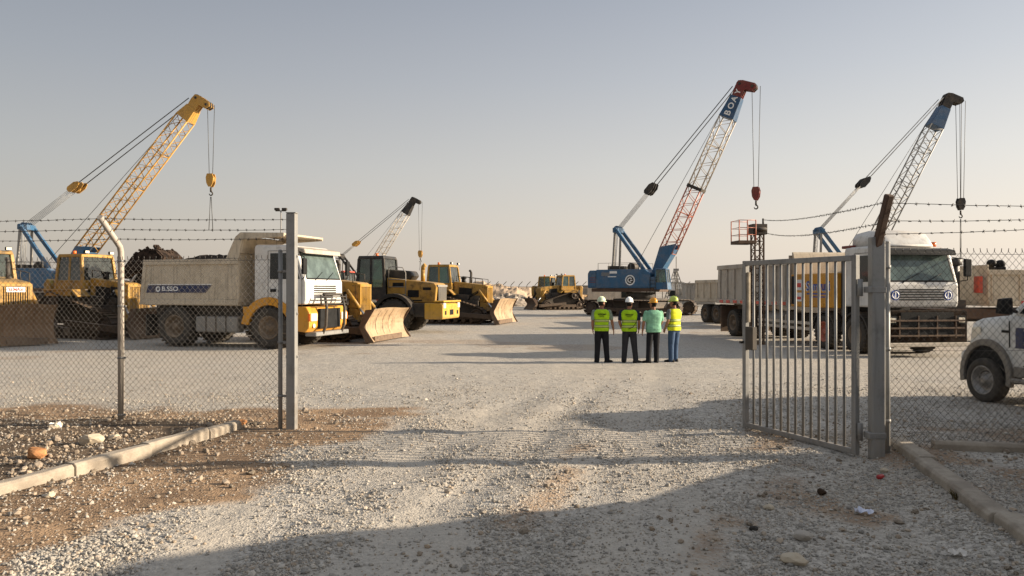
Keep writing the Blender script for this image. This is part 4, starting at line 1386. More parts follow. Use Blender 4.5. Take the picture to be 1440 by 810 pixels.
def tipper_body(r, xb, xf, zb, zt, mat, hw=1.25, canopy=True, ribs=0, canopy_len=1.05, side_panel=False):
    """open tipping body with an optional headboard canopy over the cab"""
    th = .06
    mb = MB()
    mb.prism([(xb + .10, zb), (xf, zb), (xf, zb + .10), (xb + .06, zb + .10)], -hw + .08, hw - .08)   # floor
    for s in (-1, 1):
        y0, y1 = s * (hw - th), s * hw
        mb.prism([(xb - .02, zb + .10), (xf, zb + .10), (xf, zt), (xb + .14, zt)], y0, y1)
        mb.prism([(xb + .10, zt - .17), (xf + .003, zt - .17), (xf + .003, zt + .015), (xb + .13, zt + .015)], y1, y1 + s * .055)      # top rail
        mb.prism([(xb - .05, zb + .02), (xf + .003, zb + .02), (xf + .003, zb + .20), (xb - .02, zb + .20)], y1, y1 + s * .05)      # bottom rail
        if side_panel:
            mb.prism([(xf - .62, zb + .20), (xf - .62 + .5, zb + .20), (xf - .003, zt - .17), (xf - .35, zt - .17)], y1 - s * .01, y1 + s * .022)
            mb.prism([(xb - .03, zb + .2), (xb + .11, zb + .2), (xb + .24, zt - .17), (xb + .10, zt - .17)], y1 - s * .01, y1 + s * .04)
        for q in range(ribs):
            x = xb + .40 + (xf - xb - .55) * q / (ribs - 1)
            mb.box(x - .05, x + .05, min(y1 - s * .01, y1 + s * .05), max(y1 - s * .01, y1 + s * .05), zb + .2, zt - .17)
    mb.prism([(xf - th, zb + .1), (xf, zb + .1), (xf, zt + .2), (xf - th, zt + .2)], -hw + th, hw - th)      # headboard
    b = mb.build('tipper_body', mat, r, bevel=.012)
    mb = MB(); mb.prism([(xb - .06, zb + .02), (xb, zb + .02), (xb + .14, zt - .02), (xb + .08, zt - .02)], -hw + th + .01, hw - th - .01)
    for y in (-.8, 0, .8): mb.prism([(xb - .12, zb + .05), (xb - .06, zb + .05), (xb + .08, zt - .05), (xb + .02, zt - .05)], y - .06, y + .06)
    mb.build('tailgate', mat, b, bevel=.01)
    if canopy:
        zc = zt + .88
        mb = MB()
        for s in (-1, 1):
            y0, y1 = s * (hw - th), s * (hw + .0)
            mb.prism([(xf - .52, zt + .016), (xf + .0, zt + .016), (xf + .12, zc - .22), (xf + canopy_len, zc - .15), (xf + canopy_len, zc - .02), (xf + .06, zc + .03), (xf - .14, zc - .12)], y0, y1)
        mb.prism([(xf - .02, zt + .2), (xf + .06, zt + .2), (xf + .16, zc - .12), (xf + .06, zc - .10)], -hw + th, hw - th)
        mb.prism([(xf + .0, zc - .06), (xf + canopy_len, zc - .10), (xf + canopy_len, zc - .03), (xf + .06, zc + .02)], -hw + th, hw - th)
        mb.build('canopy', mat, b, bevel=.015)
    return b


def lamp_pair(r, x, ys, z, w, h, mat, name='headlight', parent=None):
    for y in ys:
        mb = MB(); mb.box(x, x + .025, y - w / 2, y + w / 2, z - h / 2, z + h / 2); mb.build(name, mat, parent or r, bevel=.01)


WSCREEN = plain('windscreen_glass', (.105, .14, .13), rough=.07, var=.35, scale=1.3)
GLASSK = plain('dark_glass', (.014, .018, .018), rough=.07, var=.2)


def chassis(r, xb, xf, z0=.78, z1=1.02):
    mb = MB()
    for s in (-1, 1): mb.box(xb, xf, s * .42 - .05, s * .42 + .05, z0, z1)
    x = xb + .2
    while x < xf: mb.box(x - .06, x + .06, -.369, .369, z0 + .03, z1 - .03); x += .9
    return mb.build('chassis', STEEL, r, bevel=.006)

# ------------------------------------------------------------------ white and yellow dump truck (left)
dt = thing('dump_truck', 'white cab dump truck with amber bumper and cream tipping body full of soil', 'dump truck')
chassis(dt, -5.2, 1.2)
for x, w in ((0, .40), (-3.75, .62)):
    for s in (-1, 1): wheel(dt, x, s * (1.05 if x == 0 else .98), .69, w, s)
mb = MB()
for x in (0, -3.75): mb.cyl((x, -.9, .64), (x, .9, .64), .12); mb.ball((x, 0, .64), .28, .3, .26)
mb.build('axle', STEEL, dt)
truck_cab(dt, WHITE, visor=GREYT, zt=3.46, belt=2.22, zb=1.02)
mb = MB()       # amber wheel-arch, sills and bumper
def arch(mb, x, yc0, yc1, r0, r1, a0, a1, z=.64, n=12):
    pts = [(x + r1 * math.cos(R(a0 + (a1 - a0) * i / n)), z + r1 * math.sin(R(a0 + (a1 - a0) * i / n))) for i in range(n + 1)]
    pts += [(x + r0 * math.cos(R(a1 - (a1 - a0) * i / n)), z + r0 * math.sin(R(a1 - (a1 - a0) * i / n))) for i in range(n + 1)]
    mb.prism(pts, yc0, yc1)
for s in (-1, 1): arch(mb, 0, s * .86, s * 1.262, .79, 1.06, 8, 172, z=.66)
mb.build('wheel_arch', AMBER, dt, bevel=.015)
mb = MB()
for s in (-1, 1): mb.box(-1.0, -.62 + .02, min(s * 1.0, s * 1.235), max(s * 1.0, s * 1.235), 1.15, 1.395)
mb.build('rear_skirt', AMBER, dt, bevel=.02)
mb = MB(); mb.prism([(.86, .62), (1.40, .55), (1.55, .72), (1.56, 1.20), (1.44, 1.40), (1.0, 1.40)], -1.255, 1.255); bp_ = mb.build('bumper', AMBER, dt, bevel=.04, segs=2)
mb = MB(); mb.box(1.545, 1.60, -.72, .72, .66, 1.33); mb.build('radiator_opening', DARK, bp_, bevel=.01)
mb = MB(); mb.box(1.30, 1.72, -1.1, 1.1, .42, .56); mb.build('lower_guard', GALV, dt, bevel=.02)
for y in (-1.0, 1.0):
    mb = MB(); mb.box(1.562, 1.60, y - .19, y + .19, .92, 1.18); hl = mb.build('headlight', LAMPG, dt, bevel=.02)
    mb = MB(); mb.box(1.50, 1.585, y + (.20 if y > 0 else -.26), y + (.26 if y > 0 else -.20), .93, 1.17); mb.build('indicator', ORANGE, hl, bevel=.005)
    mb = MB(); mb.cyl((1.56, y, .77), (1.59, y, .77), .07); mb.build('fog_lamp', LAMPG, dt)
mb = MB()       # bull bar
for s in (-1, 1):
    mb.tube([(1.66, s * .62, .45), (1.80, s * .62, .75), (1.82, s * .60, 1.35), (1.72, s * .56, 1.80)], .05, 8)
for z in (1.48, 1.60, 1.72): mb.tube([(1.76, -.85, z), (1.78, -.6, z), (1.78, .6, z), (1.76, .85, z)], .024, 6)
mb.tube([(1.70, -.62, 1.80), (1.70, .62, 1.80)], .045, 8); mb.tube([(1.76, -.85, 1.46), (1.74, -.85, 1.8)], .03, 6); mb.tube([(1.76, .85, 1.46), (1.74, .85, 1.8)], .03, 6)
mb.build('bull_bar', STEEL, dt)
mb = MB(); mb.box(-2.95, -1.25, -1.18, -.78, .50, 1.05); mb.box(-2.9, -1.25, .78, 1.18, .5, 1.05); ft = mb.build('fuel_tank', LATG, dt, bevel=.06, segs=2)
mb = MB()
for x in (-2.5, -2.1, -1.7): mb.box(x - .025, x + .025, -1.19, -.77, .49, 1.06)
mb.build('tank_strap', STEEL, ft)
tb = tipper_body(dt, -5.15, -1.15, 1.42, 3.0, CREAM, side_panel=True, canopy_len=1.75)
mb = MB(); mb.prism([(-4.92, 1.86), (-2.45, 1.86), (-2.22, 2.12), (-4.85, 2.12)], -1.262, -1.2515); st = mb.build('side_stripe', NAVY, tb)
mb = MB(); mb.prism([(-4.85, 2.135), (-2.20, 2.135), (-2.18, 2.16), (-4.84, 2.16)], -1.262, -1.2515); mb.build('stripe_line', WTXT, st)
text('B.SSO', .22, st, (-3.92, -1.266, 1.99), (R(90), 0, 0), WTXT, stretch=1.25)
mb = MB(); mb.lathe([(.10, -1.266), (.10, -1.263), (.05, -1.263), (.05, -1.266)], o=(-4.42, 0, 1.99), n=20); mb.build('stripe_emblem', WTXT, st)
mb = MB(); mb.box(-4.9, -1.2, -.8, .8, 1.02, 1.41); mb.cyl((-1.5, 0, .9), (-1.32, 0, 2.9), .11); mb.build('subframe', STEEL, dt, bevel=.01)
mb = MB(); rr = random.Random(3)
rings = []
for i in range(29):
    i = i * 12 / 28
    x = -4.1 + 2.85 * i / 12
    rings.append([(x, -1.1 + 2.2 * j / 8, 2.78 + .40 * math.sin(math.pi * min(1, .12 + i / 14)) ** .5 * math.sin(math.pi * (j + .6) / 9.2) + rr.uniform(-.06, .09)) for j in range(9)] + [(x, 1.1, 1.8), (x, -1.1, 1.8)])
mb.loft(rings, smooth=False)
tag(mb.build('soil_load', SOIL), 'heap of dark soil filling the cream tipping body of the dump truck', 'load')
load = bpy.data.objects['soil_load']
mb = MB(); mb.cyl((.62, -.98, 3.46), (.62, -.98, 3.66), .07); mb.build('beacon', STEEL, dt)
mb = MB(); mb.cyl((-.78, .9, 1.2), (-.78, .9, 3.0), .07); mb.cyl((-.78, .9, 1.3), (-.78, .9, 2.1), .13); mb.build('exhaust_pipe', STEEL, dt)
mb = MB(); mb.box(-5.0, -4.95, -1.2, -.65, .35, 1.1); mb.box(-5.0, -4.95, .65, 1.2, .35, 1.1); mb.build('mud_flap', RUBBER, dt)
mb = MB()
for q in range(2): mb.box(.42, .82, -1.25, -1.12, .50 + .3 * q, .54 + .3 * q)
mb.build('step', STEEL, dt)
put(dt, 382, 489.5, 0, -1.05, R(-16))
load.location = dt.location; load.rotation_euler = dt.rotation_euler

SCRAP = plain('blackened_steel', (.035, .024, .018), rough=.9, var=.6, scale=5)
# dark heaped scrap grab behind the truck body: an old excavator arm and bucket at rest
sx_ = at(205, 420, 30.5)
ex = thing('excavator_bucket', 'dark rusty digging bucket raised on its arm behind the dump truck body', 'excavator', (sx_.x, 30.8, 0), R(-15))
mb = MB(); mb.beam((-1.6, 0, .4), (.30, 0, 3.15), .42, .5); mb.beam((-1.5, .0, .5), (-.9, 0, .05), .6, .6); mb.box(-2.4, -.6, -.8, .8, -.02, .22); mb.build('arm', BLACKP, ex, bevel=.03)
mb = MB()
pts = [(-.30, 3.35), (.25, 3.62), (.85, 3.55), (1.15, 3.30), (1.05, 3.05), (.55, 2.95), (-.1, 2.75), (-.75, 2.45), (-.9, 2.7)]
for s in (-1, 1): mb.prism(pts, s * .55, s * .62)
for i in range(len(pts) - 1):
    a, b = pts[i], pts[i + 1]
    mb.beam((a[0], 0, a[1]), (b[0], 0, b[1]), 1.1, .07, up=(-(b[1] - a[1]), 0, b[0] - a[0]))
mb.build('bucket', SCRAP, ex)
mb = MB(); rr = random.Random(12)
for q in range(70):
    x = rr.uniform(-.45, 1.0); y = rr.uniform(-.5, .5); t = rr.uniform(.05, .15)
    rot = Matrix.Rotation(rr.uniform(0, 3), 3, 'X') @ Matrix.Rotation(rr.uniform(0, 3), 3, 'Y') @ Matrix.Rotation(rr.uniform(0, 3), 3, 'Z')
    mb.obox((x, y, 3.36 + .30 * (x + .4) * (x < .25) + (.2 if x > .25 else 0) * 1 - .22 * max(0, x - .4) + rr.uniform(-.08, .16)), (t * rr.uniform(.8, 2.4), t, t * rr.uniform(.4, 1)), rot)
mb.build('scrap_load', SCRAP, ex)
mb = MB(); mb.cyl((-1.2, .3, 1.4), (-.2, .3, 2.9), .08); mb.cyl((-1.2, -.3, 1.4), (-.2, -.3, 2.9), .08); mb.build('ram', CHROME, ex)

# ------------------------------------------------------------------ bulldozers
G = 'yellow bulldozers parked in the yard'
RUSTB = paint('brown_blade_steel', (.17, .095, .045), dust=.35, rust=.8, rough=.6, low=.4, lowz=.9)
bulldozer('yellow bulldozer with a red lettered plate on its grille, its wide blade facing the fence', G, 38, 486, 3.1, 0, R(-35), blade_w=.46, blade_m=RUSTB, plate='ELMAX')
bulldozer('yellow bulldozer with script on its black bonnet panel, parked behind the bent fence post', G, 147, 477, 1.8, -1.3, R(-20), blade_w=.6, blade_k=.85, blade_m=RUST, script='Allach')
bulldozer('tan bladed bulldozer squeezed between the white cab dump truck and the wheel loader', G, 517, 483, 3.1, -1.95, R(-12), blade_k=.86)
bulldozer('yellow bulldozer with railed bonnet and raised pale blade, beyond the wheel loader', G, 697, 457, 3.1, -1.95, R(-15))
bulldozer('far yellow bulldozer standing next to the blue crane, pale blade end towards it', G, 806, 434, 3.1, -1.95, R(-26))
bulldozer('far yellow bulldozer facing away from the blue crane, tracks in front of its twin', G, 756, 435, 1.8, -1.3, R(-160), blade_w=.6, blade_k=.8, blade_m=RUST)

# ------------------------------------------------------------------ wheel loader seen from its engine end
wl = thing('wheel_loader', 'yellow wheel loader with black cab and finned engine grille above a bright bumper', 'loader')
for x in (.72, -2.1):
    for s in (-1, 1): wheel(wl, x, s * 1.05, .76, .62, s, rim=STEEL, rr=.5, lug=20)
mb = MB(); mb.box(-1.4, 2.5, -.62, .62, .75, 1.35); mb.box(-3.4, -1.4, -.5, .5, .7, 1.5)
for x in (.72, -2.1): mb.cyl((x, -.95, .8), (x, .95, .8), .22)
mb.build('chassis', BLACKP, wl, bevel=.03)
mb = MB(); mb.prism([(.15, 1.36), (2.55, 1.36), (2.62, 2.15), (2.50, 2.28), (.15, 2.55)], -.72, .72); hd = mb.build('hood', YEL, wl, bevel=.06, segs=3)
mb = MB(); mb.box(.45, 1.0, -.735, -.722, 2.12, 2.30); mb.box(1.2, 1.75, -.735, -.722, 1.62, 1.95); mb.box(1.95, 2.35, -.735, -.722, 1.95, 2.08); mb.box(.5, 1.9, -.733, -.722, 1.44, 1.50); mb.build('side_vent', DARK, hd)
mb = MB(); mb.box(2.58, 2.63, -.55, .55, 1.45, 2.12); g = mb.build('grille', DARK, wl)
mb = MB()
for q in range(13): y = -.52 + 1.04 * q / 12; mb.box(2.631, 2.66, y - .018, y + .018, 1.46, 2.10)
mb.box(2.60, 2.67, -.66, .66, 2.101, 2.2); mb.build('grille_bars', LATG, g)
mb = MB(); mb.prism([(2.20, .62), (3.05, .62), (3.10, .70), (3.10, 1.28), (3.0, 1.36), (2.20, 1.36)], -1.22, 1.22); bm_ = mb.build('counterweight', YELB, wl, bevel=.05, segs=2)
mb = MB()
for y in (-.85, .85): mb.box(3.10, 3.115, y - .10, y + .10, .82, 1.0)
mb.box(3.10, 3.112, -.25, .25, .80, 1.05); mb.build('slot', DARK, bm_)
mb = MB(); mb.box(2.65, 3.15, -1.24, 1.24, 1.40, 1.47); mb.build('light_bar', YELB, bm_, bevel=.01)
for y in (-1.02, 1.02): 
    mb = MB(); mb.box(3.02, 3.13, y - .16, y + .16, 1.12, 1.36); mb.build('tail_light', LAMPG, wl, bevel=.015)
mb = MB()
for s in (-1, 1):
    arch(mb, .72, s * .74, s * 1.38, .86, 1.02, 4, 172, z=.78); mb.box(1.6, 2.2, min(s * .62, s * 1.15), max(s * .62, s * 1.15), .72, 1.35)
    arch(mb, -2.1, s * .74, s * 1.38, .92, 1.0, 12, 170, z=.8)
mb.build('fender', BLACKP, wl, bevel=.01)
cab(wl, (-1.35, .10, -.80, .80), (-1.25, -.02, -.74, .74), 1.50, 3.42, 2.05, BLACKP, splits=(2, 1, 2, 1), roof_h=.15, pil=.12)
mb = MB(); mb.prism([(-.1, 2.56), (1.15, 2.40), (1.35, 2.62), (1.2, 2.85), (-.1, 2.95)], -.45, .45); mb.build('air_box', BLACKP, wl, bevel=.06, segs=2)
mb = MB(); mb.cyl((1.75, -.2, 2.35), (1.75, -.2, 2.9), .10); mb.tube([(1.75, -.2, 2.9), (1.77, -.2, 3.05), (1.88, -.2, 3.15)], .10, 10); mb.build('exhaust_pipe', YEL, wl)
mb = MB()
mb.tube([(.25, -.70, 2.0), (.25, -.74, 3.0), (.45, -.74, 3.05), (.95, -.74, 3.0), (1.1, -.74, 2.75), (1.1, -.72, 1.5)], .022, 6)
for z in (1.75, 2.1, 2.45): mb.tube([(.25, -.74, z), (1.1, -.74, z)], .018, 6)
mb.build('handrail', LATG, wl)
mb = MB()
for s in (-1, 1): mb.beam((-1.7, s * .5, 1.7), (-3.9, s * .5, .75), .14, .34)
mb.cyl((-1.5, 0, 1.9), (-3.5, 0, 1.3), .09); mb.build('lift_arm', YEL, wl, bevel=.02)
mb = MB(); pts = [(-3.85, .15), (-4.95, .06), (-4.95, .12), (-4.1, .25), (-3.92, .6), (-4.05, 1.1), (-4.35, 1.35), (-4.38, 1.28), (-4.1, 1.05), (-3.85, .62)]
mb.prism([(-3.84, .14), (-4.95, .05), (-4.35, 1.36), (-3.95, 1.1)], -1.40, -1.35); mb.prism([(-3.84, .14), (-4.95, .05), (-4.35, 1.36), (-3.95, 1.1)], 1.35, 1.40)
mb.prism([(-3.84, .14), (-4.95, .05), (-4.95, .10), (-3.9, .2), (-3.95, 1.1), (-4.35, 1.36), (-4.37, 1.31), (-4.0, 1.1)][:4], -1.349, 1.349)
mb.prism([(-3.80, .2), (-3.89, .2), (-4.0, 1.1), (-4.36, 1.31), (-4.35, 1.36), (-3.93, 1.12)], -1.349, 1.349); mb.build('bucket', STEEL, wl)
mb = MB(); mb.cyl((-.9, .5, 3.56), (-.9, .5, 3.75), .07); mb.build('beacon', ORANGE, wl)
put(wl, 571, 468, 1.35, -1.3, R(-14))

# ------------------------------------------------------------------ cranes
crane('blue crawler crane with red and cream lattice boom behind the four workers', 822, 443.3, R(-30), BLUE, BLUE, LATR, LATW, BLUED, REDP, L=15.7, ang=64.8, ax=-3.7, ay=-2.4, bailp=.30, letters='BOAY', logo=True, lines=2, hook_mat=REDP, drop=7.6, slings=False)
crane('crawler crane with yellow lattice boom and blue mast behind the plate fronted bulldozer', -31, 446, R(-5), BLUE, BLUE, BOOMY, None, BOOMY, BOOMY, L=17.0, ang=51.3, topk=(.89, .95), ax=-3.7, ay=-2.4, bailp=.31, lines=2, drop=5.4, bail=BOOMY, hook_mat=BOOMY, slings=2.4)
crane('crawler crane with grey lattice boom and blue boom tip behind the white cab lorry', 1136, 443.5, R(0), BLUE, BLUE, LATG, None, BLUED, STEEL, L=16.6, ang=63.0, ax=-3.7, ay=-2.4, bailp=.36, lines=4, drop=8.2, pend=ROPEL, slings=3.2, hook_mat=BLACKP)
crane('distant crawler crane with black topped pale boom rising behind the wheel loader', 452, 428, R(-12), BLACKP, BLUED, LATW, None, BLACKP, BLACKP, L=14.0, ang=56.5, ax=-3.7, ay=-2.4, bailp=.22, lines=2, drop=7.0, slings=1.0, hook_mat=BOOMY, bail=BOOMY)

# ------------------------------------------------------------------ four-axle tipper lorry on the right, cab towards the gate
rt = thing('tipper_lorry', 'long grey tipper lorry with white cab, yellow side box and one red wheel hub', 'lorry')
chassis(rt, -10.2, 1.1, .80, 1.08)
for x, w in ((0, .36), (-1.75, .36), (-7.3, .60), (-8.7, .60)):
    for s in (-1, 1): wheel(rt, x, s * (1.06 if w < .5 else .97), .56, w, s, rim=REDH if x == -1.75 and s < 0 else RIM, rr=.6)
mb = MB()
for x in (0, -1.75, -7.3, -8.7): mb.cyl((x, -.85, .56), (x, .85, .56), .11)
mb.build('axle', STEEL, rt)
rc = truck_cab(rt, WHITE, zb=.98, zt=3.28, belt=2.10, fair=True)
mb = MB(); mb.box(1.05, 1.62, -1.33, 1.33, .40, 1.36); OILY = plain('oily_steel', (.022, .014, .009), rough=.95, var=.6, scale=3)
bq = mb.build('front_bumper', OILY, rt, bevel=.03)
mb = MB(); mb.box(1.621, 1.66, -.85, .85, .58, 1.30); mb.box(1.621, 1.65, -1.25, -.95, .95, 1.2); mb.box(1.621, 1.65, .95, 1.25, .95, 1.2); mb.build('bumper_opening', DARK, bq, bevel=.01)
mb = MB()
for z in (.62, .84, 1.06): mb.box(1.662, 1.70, -1.18, 1.18, z - .025, z + .025)
for y in (-.9, -.3, .3, .9): mb.box(1.661, 1.69, y - .02, y + .02, .55, 1.2)
mb.build('bumper_bars', RUST, bq, bevel=.006)
mb = MB(); mb.box(1.50, 1.72, -1.38, 1.38, .30, .42); mb.build('bumper_lip', LATW, bq, bevel=.02)
for y in (-1.1, 1.1): lamp_pair(rt, 1.651, (y,), 1.075, .20, .14, LAMPG)
mb = MB()
for y in (-.85, .85): mb.lathe([(.15, 1.428), (.15, 1.422), (.001, 1.422)], o=(0, y, 1.80), axis='x', n=24)
em = mb.build('cab_emblem', BTXT, rc)
mb = MB()
for y in (-.85, .85): mb.lathe([(.115, 1.433), (.115, 1.427), (.09, 1.427), (.09, 1.433), (.115, 1.433)], o=(0, y, 1.80), axis='x', n=24); mb.box(1.428, 1.434, y - .018, y + .018, 1.68, 1.90)
mb.build('emblem_mark', WTXT, em)
mb = MB(); mb.cyl((.66, .95, 3.28), (.66, .95, 3.42), .08); mb.build('beacon', ORANGE, rt)
mb = MB()   # red roof lamp cover beside the fairing
mb.box(-.75, -.25, -1.20, -.98, 3.27, 3.36); mb.build('roof_box', REDP, rt, bevel=.02)
mb = MB(); mb.box(-3.85, -.95, -1.24, 1.24, 1.36, 2.52); yb = mb.build('side_box', AMBER, rt, bevel=.04, segs=2)
text('Somyuni', .46, yb, (-2.05, -1.245, 2.08), (R(90), 0, 0), BTXT, stretch=.92, ext=.006, name='lettering')
text('Somyuni', .46, yb, (-2.07, -1.243, 2.06), (R(90), 0, 0), WTXT, stretch=.96, ext=.003, name='lettering')
mb = MB(); mb.box(-2.75, -1.4, -1.247, -1.241, 1.80, 1.85); mb.box(-2.6, -1.6, -1.247, -1.241, 1.70, 1.74); mb.build('lettering_line', BTXT, yb)
mb = MB(); mb.box(-3.45, -3.1, -1.247, -1.241, 1.95, 2.32); mb.box(-3.45, -3.1, -1.247, -1.241, 1.55, 1.86); np_ = mb.build('notice_plate', WTXT, yb)
mb = MB(); mb.box(-3.42, -3.13, -1.250, -1.2475, 2.05, 2.2); mb.box(-3.42, -3.13, -1.250, -1.2475, 1.62, 1.72); mb.build('notice_text', RTXT, np_)
mb = MB(); mb.box(-3.79, -3.55, -1.25, -1.2415, 1.45, 2.45); mb.build('louvre', DARK, yb)
mb = MB(); mb.box(-.94, -.60, -1.1, 1.1, 1.1, 2.9); mb.build('air_stack', BLACKP, rt, bevel=.02)
mb = MB(); mb.cyl((-2.3, .4, 2.53), (-2.3, .4, 3.05), .3, n=20); mb.build('hose_drum', LATG, rt)
tb = tipper_body(rt, -10.3, -4.05, 1.36, 3.02, GREYT, ribs=9, canopy=False)
mb = MB()
for q in range(9): x = -9.9 + q * .68; mb.box(x, x + .36, -1.312, -1.302, 1.40, 1.52)
mb.build('reflective_tape', REDL, tb)
mb = MB(); mb.prism([(-4.04, 1.5), (-3.88, 1.5), (-3.88, 3.05), (-3.96, 3.3), (-4.04, 3.35)], -1.1, 1.1); mb.build('headboard', CREAM, tb, bevel=.02)
mb = MB(); mb.box(-9.75, -9.69, -1.32, -.55, .14, 1.25); mb.box(-9.75, -9.69, .55, 1.32, .14, 1.25); mb.build('mud_flap', RUST, rt)
mb = MB(); mb.cyl((-5.9, -.85, .85), (-4.6, -.85, .85), .32, n=20); mb.box(-6.6, -6.1, -1.15, -.7, .55, 1.0); mb.build('fuel_tank', LATG, rt, bevel=.02)
mb = MB(); mb.box(-6.5, -2.5, -1.2, -1.16, .55, .65); mb.box(-6.5, -2.5, -1.2, -1.16, .75, .85)
for x in (-6.3, -4.4, -2.7): mb.box(x - .03, x + .03, -1.159, -1.1, .5, 1.05)
mb.build('side_guard', LATW, rt)
mb = MB()
for s in (-1, 1): arch(mb, 0, s * .86, s * 1.24, .66, .72, 5, 175, z=.56); arch(mb, -1.75, s * .86, s * 1.24, .64, .70, 5, 175, z=.56)
mb.build('wheel_arch', BLACKP, rt)
put(rt, 1207, 496, 0, -1.1, R(-82))

# second tipper far behind it: only its tail shows past the grey body
ft_ = thing('tipper_lorry', 'far cream tipper lorry whose tail shows past the tail of the long grey tipper', 'lorry')
chassis(ft_, -7.2, 1.1, .80, 1.08)
for x, w in ((0, .36), (-4.6, .60), (-6.0, .60)):
    for s in (-1, 1): wheel(ft_, x, s * 1.0, .54, w, s, rr=.6)
truck_cab(ft_, WHITE)
mb = MB(); mb.box(.9, 1.5, -1.25, 1.25, .45, 1.4); mb.build('front_bumper', STEEL, ft_, bevel=.03)
tipper_body(ft_, -7.4, -1.0, 1.25, 2.55, CREAM, ribs=8, canopy=False)
put(ft_, 979, 452, -7.3, -1.2, R(-78))

# ------------------------------------------------------------------ tipper with loader crane behind the pickup
lb_ = thing('tipper_lorry', 'cream tipper lorry with a red and black loader crane, parked across behind the white pickup', 'lorry')
chassis(lb_, -9.2, 1.1, .80, 1.08)
for x, w in ((0, .36), (-5.6, .60), (-7.0, .60)):
    for s in (-1, 1): wheel(lb_, x, s * 1.02, .54, w, s, rr=.6)
truck_cab(lb_, WHITE, zt=3.0)
mb = MB(); mb.box(.9, 1.5, -1.25, 1.25, .45, 1.4); mb.build('front_bumper', RUST, lb_, bevel=.03)
tb = tipper_body(lb_, -9.4, -2.85, 1.38, 2.66, CREAM, ribs=7, canopy=False)
mb = MB()
for q in range(8): x = -9.2 + q * .8; mb.box(x, x + .4, 1.302, 1.312, 1.46, 1.56)
mb.build('reflective_tape', REDL, tb)
mb = MB(); mb.box(-9.0, -.8, -1.15, 1.15, .92, 1.28); mb.box(-8.5, -3.0, 1.16, 1.2, .5, .9); mb.build('subframe', RUST, lb_, bevel=.02)
mb = MB(); mb.cyl((-2.0, .6, 1.2), (-2.0, .6, 2.9), .2); mb.beam((-2.0, .6, 2.9), (-1.2, .5, 2.1), .22, .26); mb.box(-2.25, -1.8, .35, .95, 1.2, 1.6); mb.cyl((-2.0, .6, 2.85), (-2.0, .6, 3.1), .28); mb.build('loader_crane', BLACKP, lb_, bevel=.02)
mb = MB(); mb.box(-2.70, -2.54, .9, 1.2, 1.85, 2.45); mb.build('crane_post', REDH, lb_, bevel=.02)
mb = MB(); mb.box(-3.85, -3.45, .2, .7, 2.66, 2.80); mb.ball((-3.8, .45, 2.90), .16, .2, .16); mb.ball((-3.48, .45, 2.93), .15, .2, .15); mb.build('work_light', DARK, lb_)
Xb, Yb = at(1252, 470, 27.6).x, 27.6
lb_.location = (Xb, Yb, 0); lb_.rotation_euler = (0, 0, R(180))

# ------------------------------------------------------------------ pickup
PICKW = paint('pickup_white', (.66, .65, .61), dust=.18, rust=0, low=.55, lowz=1.05, rough=.28, grime=.12)
FLARE = paint('grey_flare', (.19, .175, .15), dust=.3, rust=0, low=.4, lowz=.8)


def car_sections(mb, secs, n_top=None):
    mb.loft(secs)


